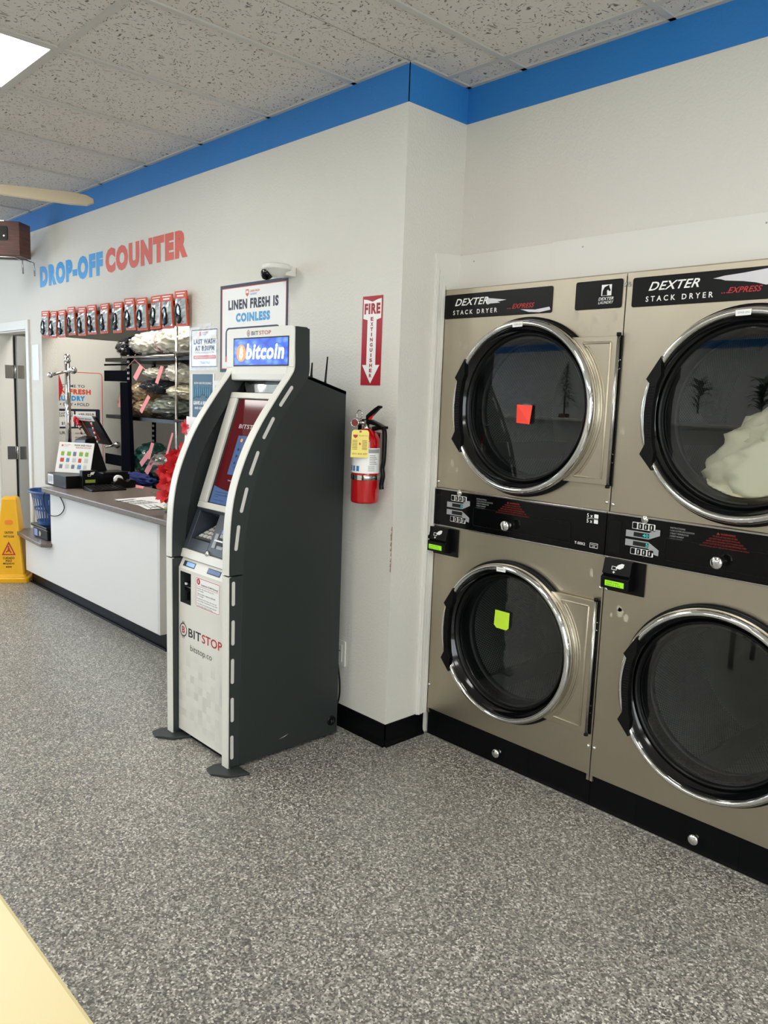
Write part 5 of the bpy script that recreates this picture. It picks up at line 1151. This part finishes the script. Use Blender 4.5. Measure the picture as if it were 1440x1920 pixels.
part('warning_triangle', tr, cc, label='red slipping figure triangle')
part('grip', MB(mat('cone_orange_window', '#f08a1c', .4)).rrect(TFc, -.028, .028, .385, .42, .012, .001, .003), cc)

# near table
ft_ = root('folding_table', 'cream laminate folding table at the lower left, nearest the camera', 'table', (1.2, -2.35, 0))
part('tabletop', MB(M_cream).poly(FL(0), rr(.30, 1.90, -2.75, -1.988, .03, 5), .825, .86), ft_, bev=.006)
for x in (.45, 1.7):
    for y in (-2.62, -2.12): part('leg', MB(M_dullchrome).tube([(x, y, .001), (x, y, .826)], .022, 12), ft_)
# ================================================================== THINGS BEHIND THE CAMERA (seen in the dryer glass)
pw = root('partition_ledge', 'white ledge wall seen reflected in the dryer glass', 'partition', (-2.2, -4.8, 0))
part('wall', MB(M_wall2).box(-5.2, -.3, -4.95, -4.75, 0, 1.30), pw); part('cap', MB(M_trimw).box(-5.25, -.25, -5.05, -4.65, 1.30, 1.34), pw, bev=.004)
tr = root('christmas_tree', 'small frosted Christmas tree on the ledge, seen reflected in the dryer glass', 'christmas tree', (-2.45, -4.85, 1.34))
mt = MB(mat('tree_frosted', '#8b9a8a', .8)); 
for k in range(260):
    t_ = random.random()**.7; z = 1.46+.72*t_*1.0; r = .26*(1-t_)+.02; a = random.random()*2*PI; petal(mt, Vector((-2.45, -4.85, z)), Vector((math.cos(a), math.sin(a), -.15)), r, .018, Vector((0, 0, 1)))
part('branches', mt, tr, kind='stuff'); part('trunk', MB(M_wood).tube([(-2.45, -4.85, 1.341), (-2.45, -4.85, 2.15)], .015, 8).box(-2.52, -2.38, -4.92, -4.78, 1.341, 1.40), tr)
for x, y, lab in ((-1.45, -4.85, 'potted palm on the ledge, right of the tree, seen reflected in the dryer glass'), (-.55, -4.85, 'potted palm at the ledge end, seen reflected in the dryer glass')):
    pl_ = root('potted_palm', lab, 'plant', (x, y, 1.34)); mm = MB(M_leafd)
    for k in range(46):
        a = random.random()*2*PI; petal(mm, Vector((x, y, 1.55+random.random()*.35)), Vector((math.cos(a), math.sin(a), random.uniform(-.1, .5))), random.uniform(.16, .3), .03, Vector((0, 0, 1)))
    part('leaves', mm, pl_, kind='stuff'); part('stem', MB(M_leafd).tube([(x, y, 1.45), (x, y, 1.92)], .012, 8), pl_); part('pot', MB(M_white).lathe(Fr((x, y, 1.341), (1, 0, 0), (0, 1, 0)), [(0, 0), (.07, 0), (.09, .14), (.08, .14), (0, .12)], 20), pl_)
gr = root('garment_rack', 'rolling garment rack with dark hangers, seen reflected in the dryer glass', 'rack', (.55, -3.6, 0))
part('frame', MB(M_dullchrome).tube([(.1, -3.6, .02), (.1, -3.6, 1.62)], .014, 8).tube([(1.0, -3.6, .02), (1.0, -3.6, 1.62)], .014, 8).tube([(.08, -3.6, 1.6), (1.02, -3.6, 1.6)], .014, 8).tube([(.1, -3.85, .03), (.1, -3.35, .03)], .014, 8).tube([(1.0, -3.85, .03), (1.0, -3.35, .03)], .014, 8), gr)
for k in range(7):
    x = .2+.11*k; single('clothes_hanger', MB(M_gasket).tube([(x, -3.6, 1.622), (x, -3.585, 1.60), (x, -3.6, 1.56), (x, -3.38, 1.47), (x, -3.82, 1.47), (x, -3.6, 1.56)], .006, 6), 'black plastic hanger on the rolling rack seen in the dryer glass', 'hanger', group='hangers on the rolling rack')
